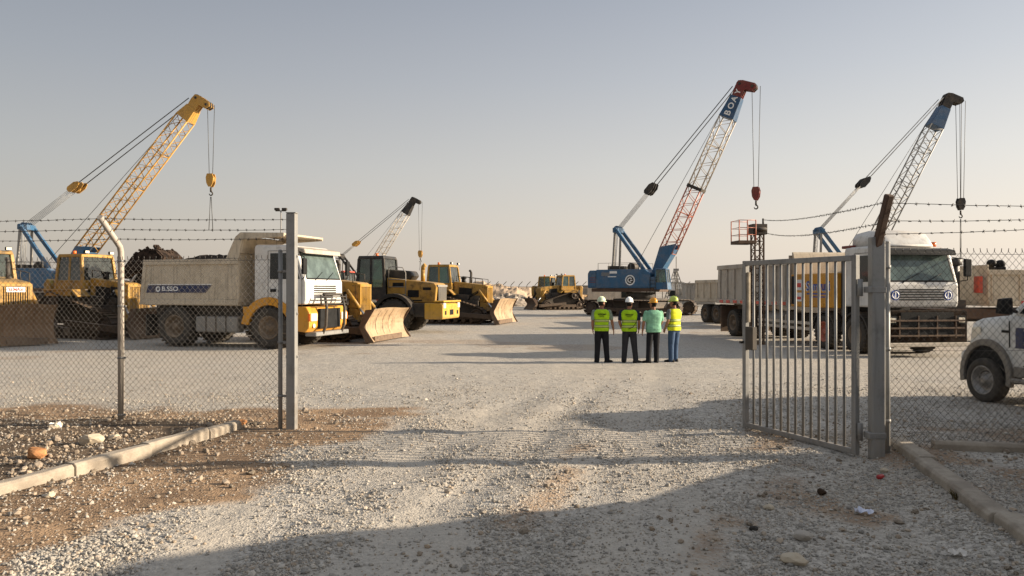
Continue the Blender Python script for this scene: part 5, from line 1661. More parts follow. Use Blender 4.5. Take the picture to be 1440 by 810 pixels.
def pickup(label, px, py, yaw):
    r = thing('pickup_truck', label, 'pickup')
    # lower body: cross sections along x, (half width, z) going up one side and down the other
    def sec(x, w, zb, zs, zt, crown):
        h = [(w * .93, zb), (w * .99, zb + .14), (w, zs - .10), (w * .985, zs), (w * .965, zt - .04), (w * .90, zt), (w * .4, zt + crown * .6), (0, zt + crown * .7)]
        return [(x, -a, z) for a, z in h] + [(x, a, z) for a, z in h[-2::-1]]
    S = [sec(.42, .74, .55, .92, 1.04, .01), sec(.38, .82, .50, .98, 1.17, .02), sec(.28, .87, .48, 1.06, 1.26, .03), sec(.08, .905, .46, 1.13, 1.32, .035), sec(-.3, .92, .46, 1.20, 1.365, .04), sec(-.75, .925, .46, 1.26, 1.40, .03), sec(-.95, .925, .46, 1.28, 1.39, .0),
         sec(-1.8, .93, .46, 1.29, 1.38, 0), sec(-2.7, .93, .46, 1.29, 1.38, 0), sec(-2.78, .92, .46, 1.29, 1.37, 0), sec(-4.2, .91, .48, 1.29, 1.37, 0), sec(-4.3, .88, .55, 1.25, 1.34, 0)]
    mb = MB(); mb.loft(S); b = mb.build('body', PICKW, r)
    def cs(x, w0, z0, w1, z1): return [(x, -w0, z0), (x, -w1 - .01, z1 - .06), (x, -w1 + .08, z1), (x, w1 - .08, z1), (x, w1 + .01, z1 - .06), (x, w0, z0)]
    mb = MB(); mb.loft([cs(-.72, .84, 1.36, .82, 1.42), cs(-1.05, .87, 1.36, .77, 1.70), cs(-1.42, .88, 1.36, .71, 2.01), cs(-1.9, .88, 1.36, .70, 2.06), cs(-2.5, .88, 1.36, .69, 2.04), cs(-2.74, .87, 1.36, .71, 1.87), cs(-2.78, .87, 1.36, .81, 1.43)])
    cb = mb.build('cabin', PICKW, r)
    mb = MB(); mb.hexa([(-.75, -.74, 1.44), (-.75, .74, 1.44), (-.80, .74, 1.41), (-.80, -.74, 1.41), (-1.36, -.64, 2.0), (-1.36, .64, 2.0), (-1.40, .64, 1.97), (-1.40, -.64, 1.97)]); mb.build('windscreen', GLASSK, cb)
    for s in (-1, 1):
        for x0, x1, t0, t1 in ((-1.72, -1.02, -1.70, -1.44), (-2.45, -1.80, -2.38, -1.78)):
            mb = MB(); mb.hexa([(x0, s * .855, 1.42), (x1, s * .850, 1.42), (x1, s * .890, 1.42), (x0, s * .893, 1.42), (t0, s * .70, 1.95), (t1, s * .70, 1.95), (t1, s * .748, 1.95), (t0, s * .748, 1.95)]); mb.build('side_window', GLASSK, cb)
    for s in (-1, 1):
        for x in (-.13, -3.35):
            mb = MB(); pts = [(x + .50 * math.cos(R(a)), .43 + .50 * math.sin(R(a))) for a in range(0, 181, 12)] + [(x - .50, .34), (x + .50, .34)]
            mb.prism(pts, s * .70, s * .934); mb.build('wheel_housing', DARK, b)
            mb = MB(); arch(mb, x, s * .90, s * .985, .47, .575, -14, 194, z=.43, n=16); mb.build('wheel_flare', FLARE, b, bevel=.015, segs=2)
            wheel(r, x, s * .905, .385, .25, s, rim=RIMS, rr=.64, tread=False)
        mb = MB(); mb.box(-2.75, -.75, min(s * .90, s * 1.04), max(s * .90, s * 1.04), .38, .45); mb.build('side_step', FLARE, b, bevel=.02)
        mb = MB(); mb.box(-2.75, -.70, min(s * .90, s * .938), max(s * .90, s * .938), .46, .62); mb.build('sill_trim', FLARE, b, bevel=.01)
        mb = MB()
        for p, q in (((-.62, .90), (-.62, 1.30)), ((-1.77, .63), (-1.77, 1.35)), ((-2.62, .63), (-2.62, 1.35)), ((-.90, .64), (-2.62, .64))): mb.beam((p[0], s * .927, p[1]), (q[0], s * .932, q[1]), .012, .014, up=(1, 0, 0) if p[1] != q[1] else (0, 0, 1))
        mb.build('door_seam', DARK, b)
        mb = MB(); mb.box(-1.66, -1.50, min(s * .925, s * .96), max(s * .925, s * .96), 1.18, 1.22); mb.build('door_handle', PICKW, b, bevel=.008)
        mb = MB(); mb.beam((-.95, s * .86, 1.44), (-.93, s * 1.0, 1.48), .05, .05); mb.hexa([(-.99, s * .97, 1.40), (-.84, s * .97, 1.40), (-.82, s * 1.17, 1.42), (-.95, s * 1.17, 1.42), (-.99, s * .97, 1.66), (-.87, s * .97, 1.66), (-.86, s * 1.16, 1.64), (-.95, s * 1.16, 1.64)]); mb.build('mirror', DARK, cb, bevel=.02, segs=2)
        mb = MB(); mb.hexa([(.30, s * .70, .95), (.43, s * .66, .95), (.30, s * .870, .97), (.02, s * .905, 1.04), (.30, s * .70, 1.20), (.385, s * .66, 1.16), (.27, s * .880, 1.17), (.02, s * .918, 1.20)]); mb.build('headlight', LAMPG, b, bevel=.01)
        mb = MB(); mb.box(-.60, -.45, min(s * .915, s * .929), max(s * .915, s * .929), 1.12, 1.16); mb.build('badge', DARK, b)
    mb = MB(); mb.prism([(.10, .50), (.44, .50), (.52, .56), (.53, .80), (.46, .88), (.10, .88)], -.905, .905); mb.build('front_bumper', PICKW, r, bevel=.05, segs=3)
    mb = MB(); mb.box(.40, .455, -.56, .56, .89, 1.08); mb.build('grille', DARK, b, bevel=.02)
    mb = MB()
    rr = random.Random(8)
    for q in range(9): z = .90 + q * .034; mb.hexa([(-.92 + rr.uniform(-.03, .03), .925, z), (-.74 + rr.uniform(-.03, .03), .925, z), (-.75, .9365, z), (-.90, .9365, z), (-.90 + rr.uniform(-.03, .03), .925, z + .035), (-.76 + rr.uniform(-.03, .03), .925, z + .035), (-.76, .9365, z + .035), (-.90, .9365, z + .035)])
    mb.build('door_sticker', NAVY, b)
    mb = MB(); mb.box(-2.95, -2.85, -.80, .80, 1.375, 1.75); mb.build('bed_rail', FLARE, b, bevel=.01)
    b.scale = (1, 1, 1.10); cb.scale = (1, 1, 1.10); cb.location = (.24, 0, 0)
    put(r, px, py, -.13, .95, yaw)
    return r


pickup('white dusty pickup with grey wheel flares standing behind the barbed wire fence', 1386, 566, R(98))

# unseen high-roofed van right of the view, added and shaped to shade the drive
VANW = WHITE
van = thing('unseen_shade_van', 'unseen white high roofed van added beside the drive to shade it', 'van', (7.45, 6.62, 0), R(90))
mb = MB(); mb.prism([(-9.4, .45), (1.75, .45), (1.95, .62), (1.92, .98), (1.45, 1.20), (.45, 1.52), (-.55, 2.42), (-1.0, 2.66), (-1.5, 2.74), (-9.4, 2.74)], -1.05, 1.05); vb = mb.build('body', VANW, van, bevel=.12, segs=4)
mb = MB(); mb.hexa([(.43, -.9, 1.60), (.46, -.9, 1.58), (.46, .9, 1.58), (.43, .9, 1.60), (-.50, -.85, 2.42), (-.47, -.85, 2.40), (-.47, .85, 2.40), (-.50, .85, 2.42)]); mb.build('windscreen', GLASSK, vb)
for s in (-1, 1):
    mb = MB(); mb.prism([(-.9, 1.6), (.2, 1.6), (-.40, 2.2), (-.9, 2.25)], min(s * 1.04, s * 1.055), max(s * 1.04, s * 1.055)); mb.build('side_window', GLASSK, vb)
    for x in (.9, -6.9): wheel(van, x, s * .93, .36, .26, s, rim=RIMS)
    mb = MB(); mb.box(1.80, 1.97, s * .8 - .18, s * .8 + .18, .85, 1.05); mb.build('headlight', LAMPG, vb, bevel=.02)
mb = MB(); mb.box(1.75, 2.08, -1.03, 1.03, .38, .66); mb.build('bumper', DARK, van, bevel=.04)


# ------------------------------------------------------------------ people
def ring(c, rx, ry, n=16, rot=None):
    P = []
    for i in range(n):
        a = 2 * math.pi * i / n
        v = Vector((math.cos(a) * rx, math.sin(a) * ry, 0))
        if rot: v = rot @ v
        P.append(Vector(c) + v)
    return P


def limb(mb, pts, rad, n=12, flat=1.0):
    """tapered limb along joints with rounded ends"""
    P = [Vector(p) for p in pts]
    # smooth the path
    Q = []; Rr = []
    for i in range(len(P) - 1):
        for k in range(4):
            t = k / 4
            Q.append(P[i].lerp(P[i + 1], t)); Rr.append(rad[i] * (1 - t) + rad[i + 1] * t)
    Q.append(P[-1]); Rr.append(rad[-1])
    d0 = (Q[1] - Q[0]).normalized(); d1 = (Q[-1] - Q[-2]).normalized()
    r0, r1 = Rr[0], Rr[-1]
    Q = [Q[0] - d0 * r0 * .9, Q[0] - d0 * r0 * .6] + Q + [Q[-1] + d1 * r1 * .6, Q[-1] + d1 * r1 * .9]
    Rr = [r0 * .35, r0 * .78] + Rr + [r1 * .78, r1 * .35]
    mb.tube(Q, Rr, n)


def remeshed(mb, name, mat, parent, vox=.010, smooth=2):
    o = bpy.data.objects.new(name, mb.mesh(name, mat)); COL.objects.link(o)
    md = o.modifiers.new('r', 'REMESH'); md.mode = 'VOXEL'; md.voxel_size = vox; md.use_smooth_shade = True
    if smooth: sm = o.modifiers.new('s', 'SMOOTH'); sm.iterations = smooth; sm.factor = .5
    dg = bpy.context.evaluated_depsgraph_get()
    me = bpy.data.meshes.new_from_object(o.evaluated_get(dg))
    o.modifiers.clear(); o.data = me; me.name = name
    if not me.materials: me.materials.append(mat)
    o.parent = parent
    return o


def cloth(name, col, rough=.85, fold=.4):
    m, nt, b = nmat(name)
    tc = N(nt, 'ShaderNodeTexCoord')
    n = N(nt, 'ShaderNodeTexNoise', Scale=9.0, Detail=4.0, Roughness=.55); nt.links.new(tc.outputs['Object'], n.inputs['Vector'])
    mp = N(nt, 'ShaderNodeMapping'); mp.inputs['Scale'].default_value = (6, 6, 16); nt.links.new(tc.outputs['Object'], mp.inputs[0])
    w = N(nt, 'ShaderNodeTexNoise', Scale=1.0, Detail=3.0); nt.links.new(mp.outputs[0], w.inputs['Vector'])
    c = MIX(nt, MR(nt, n.outputs[0], .35, .7), tuple(x * .85 for x in col), tuple(min(1, x * 1.1) for x in col))
    nt.links.new(c, b.inputs['Base Color']); b.inputs['Roughness'].default_value = rough
    b.inputs['Specular IOR Level'].default_value = .2
    bp = N(nt, 'ShaderNodeBump', Strength=fold, Distance=.03); nt.links.new(w.outputs[0], bp.inputs['Height']); nt.links.new(bp.outputs[0], b.inputs['Normal'])
    return m


SKIN = plain('skin', (.27, .135, .085), rough=.55, var=.12)
HAIR = plain('black_hair', (.012, .010, .009), rough=.7)
REFL = plain('reflective_tape', (.40, .47, .14), rough=.4, var=.12)
REFD = plain('dark_vest_band', (.075, .095, .03), rough=.5, var=.2)
SHOE = plain('black_boot', (.015, .014, .013), rough=.6)
JEAN = cloth('blue_denim', (.05, .085, .15))
TRK = cloth('black_trousers', (.014, .014, .017))
TRG = cloth('charcoal_trousers', (.030, .030, .034))
LIME = cloth('lime_vest', (.36, .60, .012), rough=.7, fold=.55)
LEMON = cloth('lemon_vest', (.66, .68, .02), rough=.7, fold=.55)
GREENT = cloth('green_tee', (.20, .42, .28), fold=.6)
GREYSH = cloth('grey_shirt', (.12, .13, .14))
SAGE = cloth('sage_shirt', (.20, .25, .20))
NAVYS = cloth('navy_shirt', (.016, .022, .045))
HWHITE = plain('white_hard_hat', (.80, .80, .78), rough=.3, var=.05)
HLIME = plain('lime_hard_hat', (.42, .52, .10), rough=.35, var=.08)
HPALE = plain('pale_green_hard_hat', (.52, .60, .42), rough=.35, var=.08)
HORNG = plain('orange_hard_hat', (.66, .30, .02), rough=.35, var=.08)

TORSO = [(.885, .165, .118, 0), (.95, .170, .122, 0), (1.03, .160, .115, .004), (1.10, .158, .110, .008), (1.20, .172, .116, .006), (1.30, .186, .120, 0), (1.38, .186, .112, -.006), (1.435, .160, .090, -.010), (1.47, .105, .070, -.008), (1.495, .062, .058, 0)]


def torso(mb, z0, z1, grow, n=24, wide=1.0):
    rows = []
    zs = sorted(set([z0, z1] + [t[0] for t in TORSO if z0 < t[0] < z1]))
    Z = [t[0] for t in TORSO]
    for z in zs:
        rx = float(np.interp(z, Z, [t[1] for t in TORSO])) * wide; ry = float(np.interp(z, Z, [t[2] for t in TORSO])); cy = float(np.interp(z, Z, [t[3] for t in TORSO]))
        g = grow if z < 1.42 else grow * .8
        # squared-off ellipse
        P = []
        for i in range(n):
            a = 2 * math.pi * i / n; c, s_ = math.cos(a), math.sin(a)
            e = .78
            P.append((math.copysign(abs(c) ** e, c) * (rx + g), cy + math.copysign(abs(s_) ** e, s_) * (ry + g), z))
        rows.append(P)
    mb.loft(rows)
    return rows


def hand(mb, wr, d, out, scale=1.0, curl=.5):
    """relaxed hand: palm, four unequal fingers with knuckle bends, thumb from the side of the palm"""
    d = Vector(d).normalized(); out = Vector(out).normalized(); f = d.cross(out).normalized()
    wr = Vector(wr)
    rows = []
    for t, w, th in ((-.01, .026, .020), (.03, .036, .017), (.07, .041, .015), (.092, .038, .012)):
        c = wr + d * t
        rows.append([c + f * math.cos(a) * w + out * math.sin(a) * th for a in [2 * math.pi * i / 10 for i in range(10)]])
    mb.loft(rows)
    for k, (o, Ln) in enumerate(((.029, .070), (.010, .080), (-.010, .074), (-.028, .058))):
        b = wr + d * .082 + f * o
        p = [b]
        ang = 0
        for j, s_ in enumerate((.45, .32, .23)):
            ang += curl * (.35 + .25 * j)
            dd = d * math.cos(ang) - out * math.sin(ang)
            p.append(p[-1] + dd * Ln * s_)
        mb.tube([p[0] - d * .02] + p, [.0095, .0095, .009, .0082, .0065], 8)
    b = wr + d * .028 + f * .030
    mb.tube([b - f * .012, b + f * .016 + d * .020 - out * .008, b + f * .022 + d * .048 - out * .016, b + f * .018 + d * .070 - out * .022], [.013, .0125, .011, .008], 8)


def person(label, px, py, yaw, shirt, trouser, hat, vest=None, head_turn=0.0, armL=((-.235, .02, 1.14), (-.245, .05, .90)), armR=((.235, .02, 1.14), (.245, .05, .90)), feet=((-.11, 0), (.11, .03)), toe=(0.2, -.25), mark=None, scale=1.0, wide=1.0, loose=False, radio=False, skirt=.90):
    r = thing('person', label, 'person', (0, 0, 0), 0, 'people standing in the yard')
    sh = [Vector((-.185 * wide, -.004, 1.405)), Vector((.185 * wide, -.004, 1.405))]
    hip = [Vector((-.092, 0, .90)), Vector((.092, 0, .90))]
    ft = [Vector((feet[0][0], feet[0][1], .075)), Vector((feet[1][0], feet[1][1], .075))]
    kn = [hip[k].lerp(ft[k], .52) + Vector((0, .018, 0)) for k in range(2)]
    mb = MB()
    torso(mb, .885, 1.495, -.012, wide=wide)
    # neck and head (face towards +y), turned with head_turn
    mb.tube([(0, -.012, 1.44), (0, .0, 1.50), (0, .012, 1.57)], [.066, .056, .055], 12)
    Rz = Matrix.Rotation(head_turn, 3, 'Z'); hc = Vector((0, .015, 0))
    def hp(x, y, z): return hc + Rz @ Vector((x, y, z))
    rows = []
    for z, rx, ry, cy in ((1.525, .030, .036, .045), (1.545, .050, .062, .030), (1.575, .062, .080, .018), (1.61, .070, .092, .008), (1.65, .075, .097, .0), (1.69, .074, .096, -.004), (1.725, .064, .082, -.006), (1.75, .040, .052, -.006), (1.76, .012, .016, -.006)):
        rows.append([hp(rx * math.cos(a), cy + ry * math.sin(a), z) for a in [2 * math.pi * i / 18 for i in range(18)]])
    mb.loft(rows)
    mb.loft([[hp(w * math.cos(a), y + .010 * math.sin(a), z) for a in [2 * math.pi * i / 8 for i in range(8)]] for z, w, y in ((1.595, .017, .112), (1.605, .016, .118), (1.63, .010, .106), (1.655, .008, .094))])     # nose
    mb.tube([hp(-.022, .094, 1.572), hp(0, .101, 1.574), hp(.022, .094, 1.572)], [.008, .010, .008], 8)     # lips
    mb.tube([hp(-.045, .086, 1.664), hp(0, .097, 1.664), hp(.045, .086, 1.664)], [.008, .010, .008], 8)     # brow
    for s in (-1, 1):
        c = hp(s * .078, -.005, 1.635)
        mb.loft([[c + Rz @ Vector((s * t, .016 * math.cos(a), .030 * math.sin(a))) for a in [2 * math.pi * i / 10 for i in range(10)]] for t in (-.012, .004, .010)])
    for k, arm in enumerate((armL, armR)):
        el, wr = Vector(arm[0]), Vector(arm[1])
        el.x *= wide ** .5; wr.x *= wide ** .5
        limb(mb, [sh[k], sh[k].lerp(el, .5), el, el.lerp(wr, .3), wr], [.054, .050, .040, .041, .027])
        d = (wr - el).normalized()
        s = -1 if k == 0 else 1
        out = Vector((s, 0, 0)) - d * d.x * s
        hand(mb, wr, d, out, curl=.55)
    for k in range(2):
        limb(mb, [hip[k], hip[k].lerp(kn[k], .5), kn[k], kn[k].lerp(ft[k], .35), ft[k]], [.088, .075, .054, .054, .036])
    remeshed(mb, 'body', SKIN, r, .0075, 2)
    body = [c for c in r.children if c.name.startswith('body')][0]
    for s in (-1, 1):
        m2 = MB(); m2.ball(tuple(hp(s * .030, .0855, 1.645)), .011, .008, .009, 10, 6); m2.build('eye', plain_eye, body)
    # hair below the hat
    m2 = MB()
    rows = []
    for z, rx, ry in ((1.575, .062, .060), (1.61, .074, .088), (1.66, .080, .103), (1.71, .076, .098)):
        rows.append([hp(rx * math.cos(a), min(.012, 0) - .006 + ry * math.sin(a) if math.sin(a) < .15 else .012 + .010 * math.sin(a), z) for a in [2 * math.pi * i / 20 for i in range(20)]])
    m2.loft(rows); m2.build('hair', HAIR, body)
    # trousers
    mt = MB(); torso(mt, .86, 1.00, .006, wide=wide)
    mt.ball((0, 0, .89), .165 * wide, .118, .10)
    for k in range(2):
        an = ft[k] + Vector((0, 0, -.02))
        limb(mt, [hip[k] + Vector((0, 0, .02)), hip[k].lerp(kn[k], .5), kn[k], kn[k].lerp(an, .5), an], [.104, .098, .083, .077, .074])
    remeshed(mt, 'trousers', trouser, r, .011, 2)
    # boots
    for k in range(2):
        m3 = MB(); A = Matrix.Rotation(toe[k], 3, 'Z'); o = Vector((ft[k].x, ft[k].y, 0))
        def q(x, y, z): return o + A @ Vector((x, y, z))
        rows = []
        for y, w, h in ((-.085, .030, .07), (-.06, .040, .10), (0, .043, .115), (.05, .044, .085), (.11, .050, .065), (.16, .046, .055), (.19, .026, .040)):
            rows.append([q(w * c, y, z) for c, z in ((-1, .0), (-1.02, .025), (-.9, h * .7), (-.4, h), (.4, h), (.9, h * .7), (1.02, .025), (1, .0))])
        m3.loft(rows); m3.build('boot', SHOE, r)
    # shirt with short sleeves
    ms = MB(); torso(ms, skirt if not vest else .93, 1.485, .012 if not loose else .026, wide=wide)
    for k, arm in enumerate((armL, armR)):
        el = Vector(arm[0]); el.x *= wide ** .5
        e2 = sh[k].lerp(el, .72)
        limb(ms, [sh[k] + Vector((0, 0, .002)), sh[k].lerp(el, .4), e2], [.066, .066, .063 if not loose else .070])
        
    remeshed(ms, 'shirt', shirt, r, .010, 3)
    sh_o = [c for c in r.children if c.name.startswith('shirt')][0]
    if vest:
        mv = MB(); torso(mv, .875, 1.475, .027, wide=wide * .97)
        vo = remeshed(mv, 'vest', vest, r, .010, 2)
        def band(z0, z1, g, mat, nm):
            mb_ = MB(); P = []
            rows = []
            for z in (z0, z1):
                rx = float(np.interp(z, [t[0] for t in TORSO], [t[1] for t in TORSO])) * wide * .97; ry = float(np.interp(z, [t[0] for t in TORSO], [t[2] for t in TORSO])); cy = float(np.interp(z, [t[0] for t in TORSO], [t[3] for t in TORSO]))
                rows.append([(math.copysign(abs(math.cos(a)) ** .78, math.cos(a)) * (rx + g), cy + math.copysign(abs(math.sin(a)) ** .78, math.sin(a)) * (ry + g), z) for a in [2 * math.pi * i / 32 for i in range(32)]])
            mb_.loft(rows); return mb_.build(nm, mat, vo)
        for z in (.985, 1.135):
            band(z, z + .050, .0285, REFL, 'reflective_band'); band(z - .012, z - .001, .029, REFD, 'band_edge'); band(z + .051, z + .062, .029, REFD, 'band_edge')
        if mark:
            text(mark, .058, vo, (0, -.150, 1.335), (R(90), 0, 0), KTXT, stretch=1.15, ext=.010)
            mb_ = MB(); mb_.box(-.07, .06, -.155, -.140, 1.282, 1.292); mb_.build('lettering_line', KTXT, vo)
    # hard hat
    mh = MB()
    rows = []
    T = Matrix.Rotation(R(-6), 3, 'X')
    for z, rx, ry in ((1.690, .100, .122), (1.705, .104, .126), (1.74, .102, .124), (1.775, .093, .113), (1.805, .072, .088), (1.822, .044, .054), (1.828, .012, .015)):
        rows.append([hp(rx * math.cos(a), ry * math.sin(a) - .002, z) for a in [2 * math.pi * i / 24 for i in range(24)]])
    mh.loft(rows)
    brim = [hp(.112 * math.cos(a), .132 * math.sin(a) + (.045 * max(0, math.sin(a)) ** 2), 1.694 - .012 * max(0, math.sin(a))) for a in [2 * math.pi * i / 24 for i in range(24)]]
    mh.loft([[p + Vector((0, 0, -.006)) for p in brim], [p + Vector((0, 0, .006)) for p in brim], rows[1]])
    for s in (-.018, .018): mh.tube([hp(s, -.118, 1.74), hp(s, -.07, 1.815), hp(s, 0, 1.832), hp(s, .07, 1.815), hp(s, .118, 1.74)], .008, 6)
    hat_o = mh.build('hard_hat', hat, r)
    if radio:
        mb_ = MB(); mb_.box(.175, .215, -.06, .0, .86, 1.0); mb_.cyl((.195, -.03, 1.0), (.195, -.03, 1.12), .008, n=6); mb_.build('radio', DARK, r, bevel=.006)
        mb_ = MB(); mb_.tube([(.19, -.09, 1.12), (.10, -.155, 1.0), (-.02, -.162, .94)], .007, 6); mb_.build('radio_cord', DARK, r)
    X, Y = gp(px, py)
    r.location = (X, Y, float(relief(np.array([X]), np.array([Y]))[0])); r.rotation_euler = (0, 0, yaw); r.scale = (scale,) * 3
    return r


plain_eye = plain('eye_white', (.6, .58, .55), rough=.2, var=.05)
person('person in pale green hard hat and lime vest over a sage shirt', 846, 508.3, R(-3), SAGE, TRK, HPALE, LIME, head_turn=R(-48), feet=((-.13, 0), (.155, .02)), toe=(.15, -.9), mark='XTCAP', scale=.985, wide=1.12, armR=((.27, .0, 1.15), (.31, .04, .91)), armL=((-.235, -.01, 1.14), (-.225, .06, .91)))
person('person in white hard hat and lime vest over navy, a radio at the hip', 885, 508.5, R(-10), NAVYS, TRG, HWHITE, LIME, head_turn=R(-22), feet=((-.15, .02), (.18, -.04)), toe=(.1, -.95), mark='XTCAP', scale=.98, wide=1.17, armL=((-.25, -.03, 1.14), (-.20, .10, .95)), armR=((.25, -.02, 1.15), (.24, .09, .93)), radio=True)
person('person in orange hard hat and loose green tee shirt without a vest', 919, 509, R(8), GREENT, TRK, HORNG, None, head_turn=R(28), feet=((-.16, -.03), (.10, .04)), toe=(1.05, -.1), scale=.965, wide=1.16, loose=True, armL=((-.27, -.02, 1.15), (-.29, .02, .90)), armR=((.235, .03, 1.15), (.20, .16, .98)), skirt=.86)
person('person in lime hard hat, lemon vest and blue jeans, nearest the tipper lorry', 948, 507.6, R(34), GREYSH, JEAN, HLIME, LEMON, head_turn=R(20), feet=((-.12, .0), (.10, .05)), toe=(.5, .1), scale=.99, wide=1.08, armL=((-.26, -.03, 1.15), (-.24, .10, .93)), armR=((.235, .05, 1.16), (.18, .22, 1.05)))

# ------------------------------------------------------------------ far edge of the yard
FY = 112.0
ffc = thing('chain_link_fence', 'distant fence of bent top posts along the far edge of the yard', 'fence', (0, FY, 0))
x0 = at(640, 400, FY).x; x1 = at(1010, 400, FY).x
n = 34
for i in range(n):
    x = x0 + (x1 - x0) * i / (n - 1)
    mb = MB(); mb.tube([(x, 0, -.2), (x, 0, 2.6), (x + .05, 0, 2.75), (x + .55, -.2, 3.25)], .055, 6); mb.build('fence_post', STEEL, ffc)
mb = MB()
for z in (.3, .9, 1.5, 2.0, 2.5): mb.tube([(x0, 0, z), (x1, 0, z)], .012, 4)
mb.build('strand_wire', WIRE, ffc)

# rubble heap left of the far bulldozers
def mound(name, label, cat, px, py, Y, w, d, h, mat, seed, kind=None):
    c = at(px, py, Y)
    nx_, ny_ = 40, 24
    X = np.linspace(-1, 1, nx_); Yy = np.linspace(-1, 1, ny_)
    XX, YY = np.meshgrid(X, Yy)
    rr = np.clip(1 - (XX ** 2 + YY ** 2), 0, 1) ** .8
    Z = h * rr * (.45 + .9 * fbm(XX * 2.6 + seed, YY * 2.0 + seed, seed)) + .4 * h * rr * (fbm(XX * 9, YY * 7, seed + 3) - .5)
    co_ = np.stack([XX * w, YY * d, np.where(rr > 0, Z, -.1)], -1).reshape(-1, 3)
    i_ = (np.arange(ny_ - 1)[:, None] * nx_ + np.arange(nx_ - 1)[None]).reshape(-1)
    me = np_mesh(name, co_, np.stack([i_, i_ + 1, i_ + nx_ + 1, i_ + nx_], -1), False); me.materials.append(mat)
    o = bpy.data.objects.new(name, me); COL.objects.link(o); o.location = (c.x, Y, 0)
    if kind: o['kind'] = kind
    else: tag(o, label, cat)
    return o
RUBB = plain('pale_rubble', (.30, .25, .20), rough=.95, var=.55, scale=1.2)
EARTH = plain('tan_earth', (.36, .27, .19), rough=1, var=.3, scale=.4)
mound('rubble_heap', 'heap of pale broken rubble between the railed bulldozer and the far bulldozers', 'rubble heap', 714, 412, 92, 4.0, 3.0, 1.5, RUBB, 3)
mound('earth_mound', 'low brown earth mound in front of the distant fence posts', 'mound', 700, 412, 98, 6.5, 5, 3.2, EARTH, 8)
mound('hills', '', '', 500, 405, 1400, 900, 200, 10, EARTH, 12, 'structure')
mound('hills', '', '', 1150, 405, 1700, 800, 200, 12, EARTH, 15, 'structure')

# white site cabin behind the blue crane, grey container to its right
def cabin(label, px, Y, w, d, h, mat, ribs, yaw=0, door=True):
    c = at(px, 400, Y)
    r = thing('site_cabin', label, 'cabin', (c.x, Y, 0), yaw)
    mb = MB(); mb.box(-w / 2, w / 2, -d / 2, d / 2, .15, h)
    k = int(w / .6)
    for q in range(k): x = -w / 2 + w * (q + .5) / k; mb.box(x - .12, x + .12, -d / 2 - .05, -d / 2 + .01, .25, h - .15)
    wb = mb.build('wall', mat, r, bevel=.01)
    mb = MB(); mb.box(-w / 2 - .1, w / 2 + .1, -d / 2 - .1, d / 2 + .1, h + .001, h + .14); mb.build('roof', LATG, r, bevel=.02)
    mb = MB(); mb.box(-w / 2 + .6, -w / 2 + 1.5, -d / 2 - .08, -d / 2 - .052, .3, 2.1); mb.build('door', LATG, wb)
    mb = MB(); mb.box(w / 2 - 2.2, w / 2 - 1.0, -d / 2 - .08, -d / 2 - .052, 1.1, 1.9); mb.build('window', GLASSK, wb)
    return r
cabin('low cream site cabin half hidden behind the tracks of the blue crane', 852, 84, 7.5, 2.6, 2.35, LATW, True)
cabin('grey ribbed site cabin between the blue crane and the tipper lorries', 982, 92, 3.6, 2.4, 2.7, LATG, True)
cabin('small white site cabin beneath the distant lattice derrick', 951, 104, 1.6, 2.2, 2.9, WHITE, True)

# lattice derrick
dc = at(951, 400, 98)
dk = thing('derrick', 'distant grey lattice derrick with splayed legs standing right of the blue crane', 'derrick', (dc.x, 98, 0))
def truss(mb, p0, p1, w, nseg, r=.035):
    p0 = Vector(p0); p1 = Vector(p1); t = (p1 - p0).normalized(); a = t.cross(Vector((0, 1, 0))).normalized() * w / 2; b = Vector((0, w / 2, 0))
    C = [a + b, a - b, -a - b, -a + b]
    for c in C: mb.tube([p0 + c, p1 + c], r, 5)
    for k in range(nseg):
        u, v = p0.lerp(p1, k / nseg), p0.lerp(p1, (k + 1) / nseg)
        for i in range(4): mb.tube([u + C[i], v + C[(i + 1) % 4]], r * .7, 4)
for e in ((-1.75, -.5, 0), (1.35, -.6, 0), (.6, 1.8, 0)):
    mb = MB(); truss(mb, e, (-.1, 0, 4.6), .32, 10); mb.build('leg', LATG, dk)
mb = MB(); mb.cyl((0, 0, .2), (0, 0, 6.4), .06); mb.box(-.35, .3, -.2, .2, 4.5, 4.8); mb.beam((-.8, 0, .5), (1.0, 0, 1.6), .2, .3); mb.build('mast', LATG, dk)

# flood-light pole seen over the dump truck
lp_ = at(395, 300, 84)
fl = thing('flood_light', 'distant flood light on a thin pole showing above the dump truck canopy', 'flood light', (lp_.x, 84, 0))
mb = MB(); mb.cyl((0, 0, 0), (0, 0, 11.0), .10, .06); mb.build('pole', LATG, fl)
mb = MB(); mb.box(-.6, .6, -.06, .06, 10.9, 11.0); ca_ = mb.build('cross_arm', STEEL, fl)
for x in (-.42, .42):
    mb = MB(); mb.box(x - .28, x + .28, -.2, .12, 11.0, 11.28); mb.build('lamp', STEEL, ca_, bevel=.03)

# red cabbed machine glimpsed between the dump truck and the wheel loader
rc_ = at(494, 400, 45)
tr = thing('tractor', 'red roofed tractor glimpsed between the dump truck cab and the wheel loader', 'tractor', (rc_.x, 45, 0), R(-14))
for x, rad in ((-.9, .85), (1.4, .55)):
    for s in (-1, 1): wheel(tr, x, s * .85, rad, .45, s, rim=REDH, rr=.5)
mb = MB(); mb.box(-1.3, 1.7, -.35, .35, .7, 1.3); mb.prism([(-.1, 1.3), (2.0, 1.3), (2.0, 1.75), (-.1, 1.95)], -.4, .4); mb.build('hood', REDH, tr, bevel=.04)
cab(tr, (-1.4, .0, -.75, .75), (-1.3, -.15, -.7, .7), 1.3, 3.0, 1.75, BLACKP, roof_mat=REDH)
mb = MB(); mb.box(1.7, 2.05, -.38, .38, .75, 1.295); mb.build('front_weight', STEEL, tr, bevel=.02)

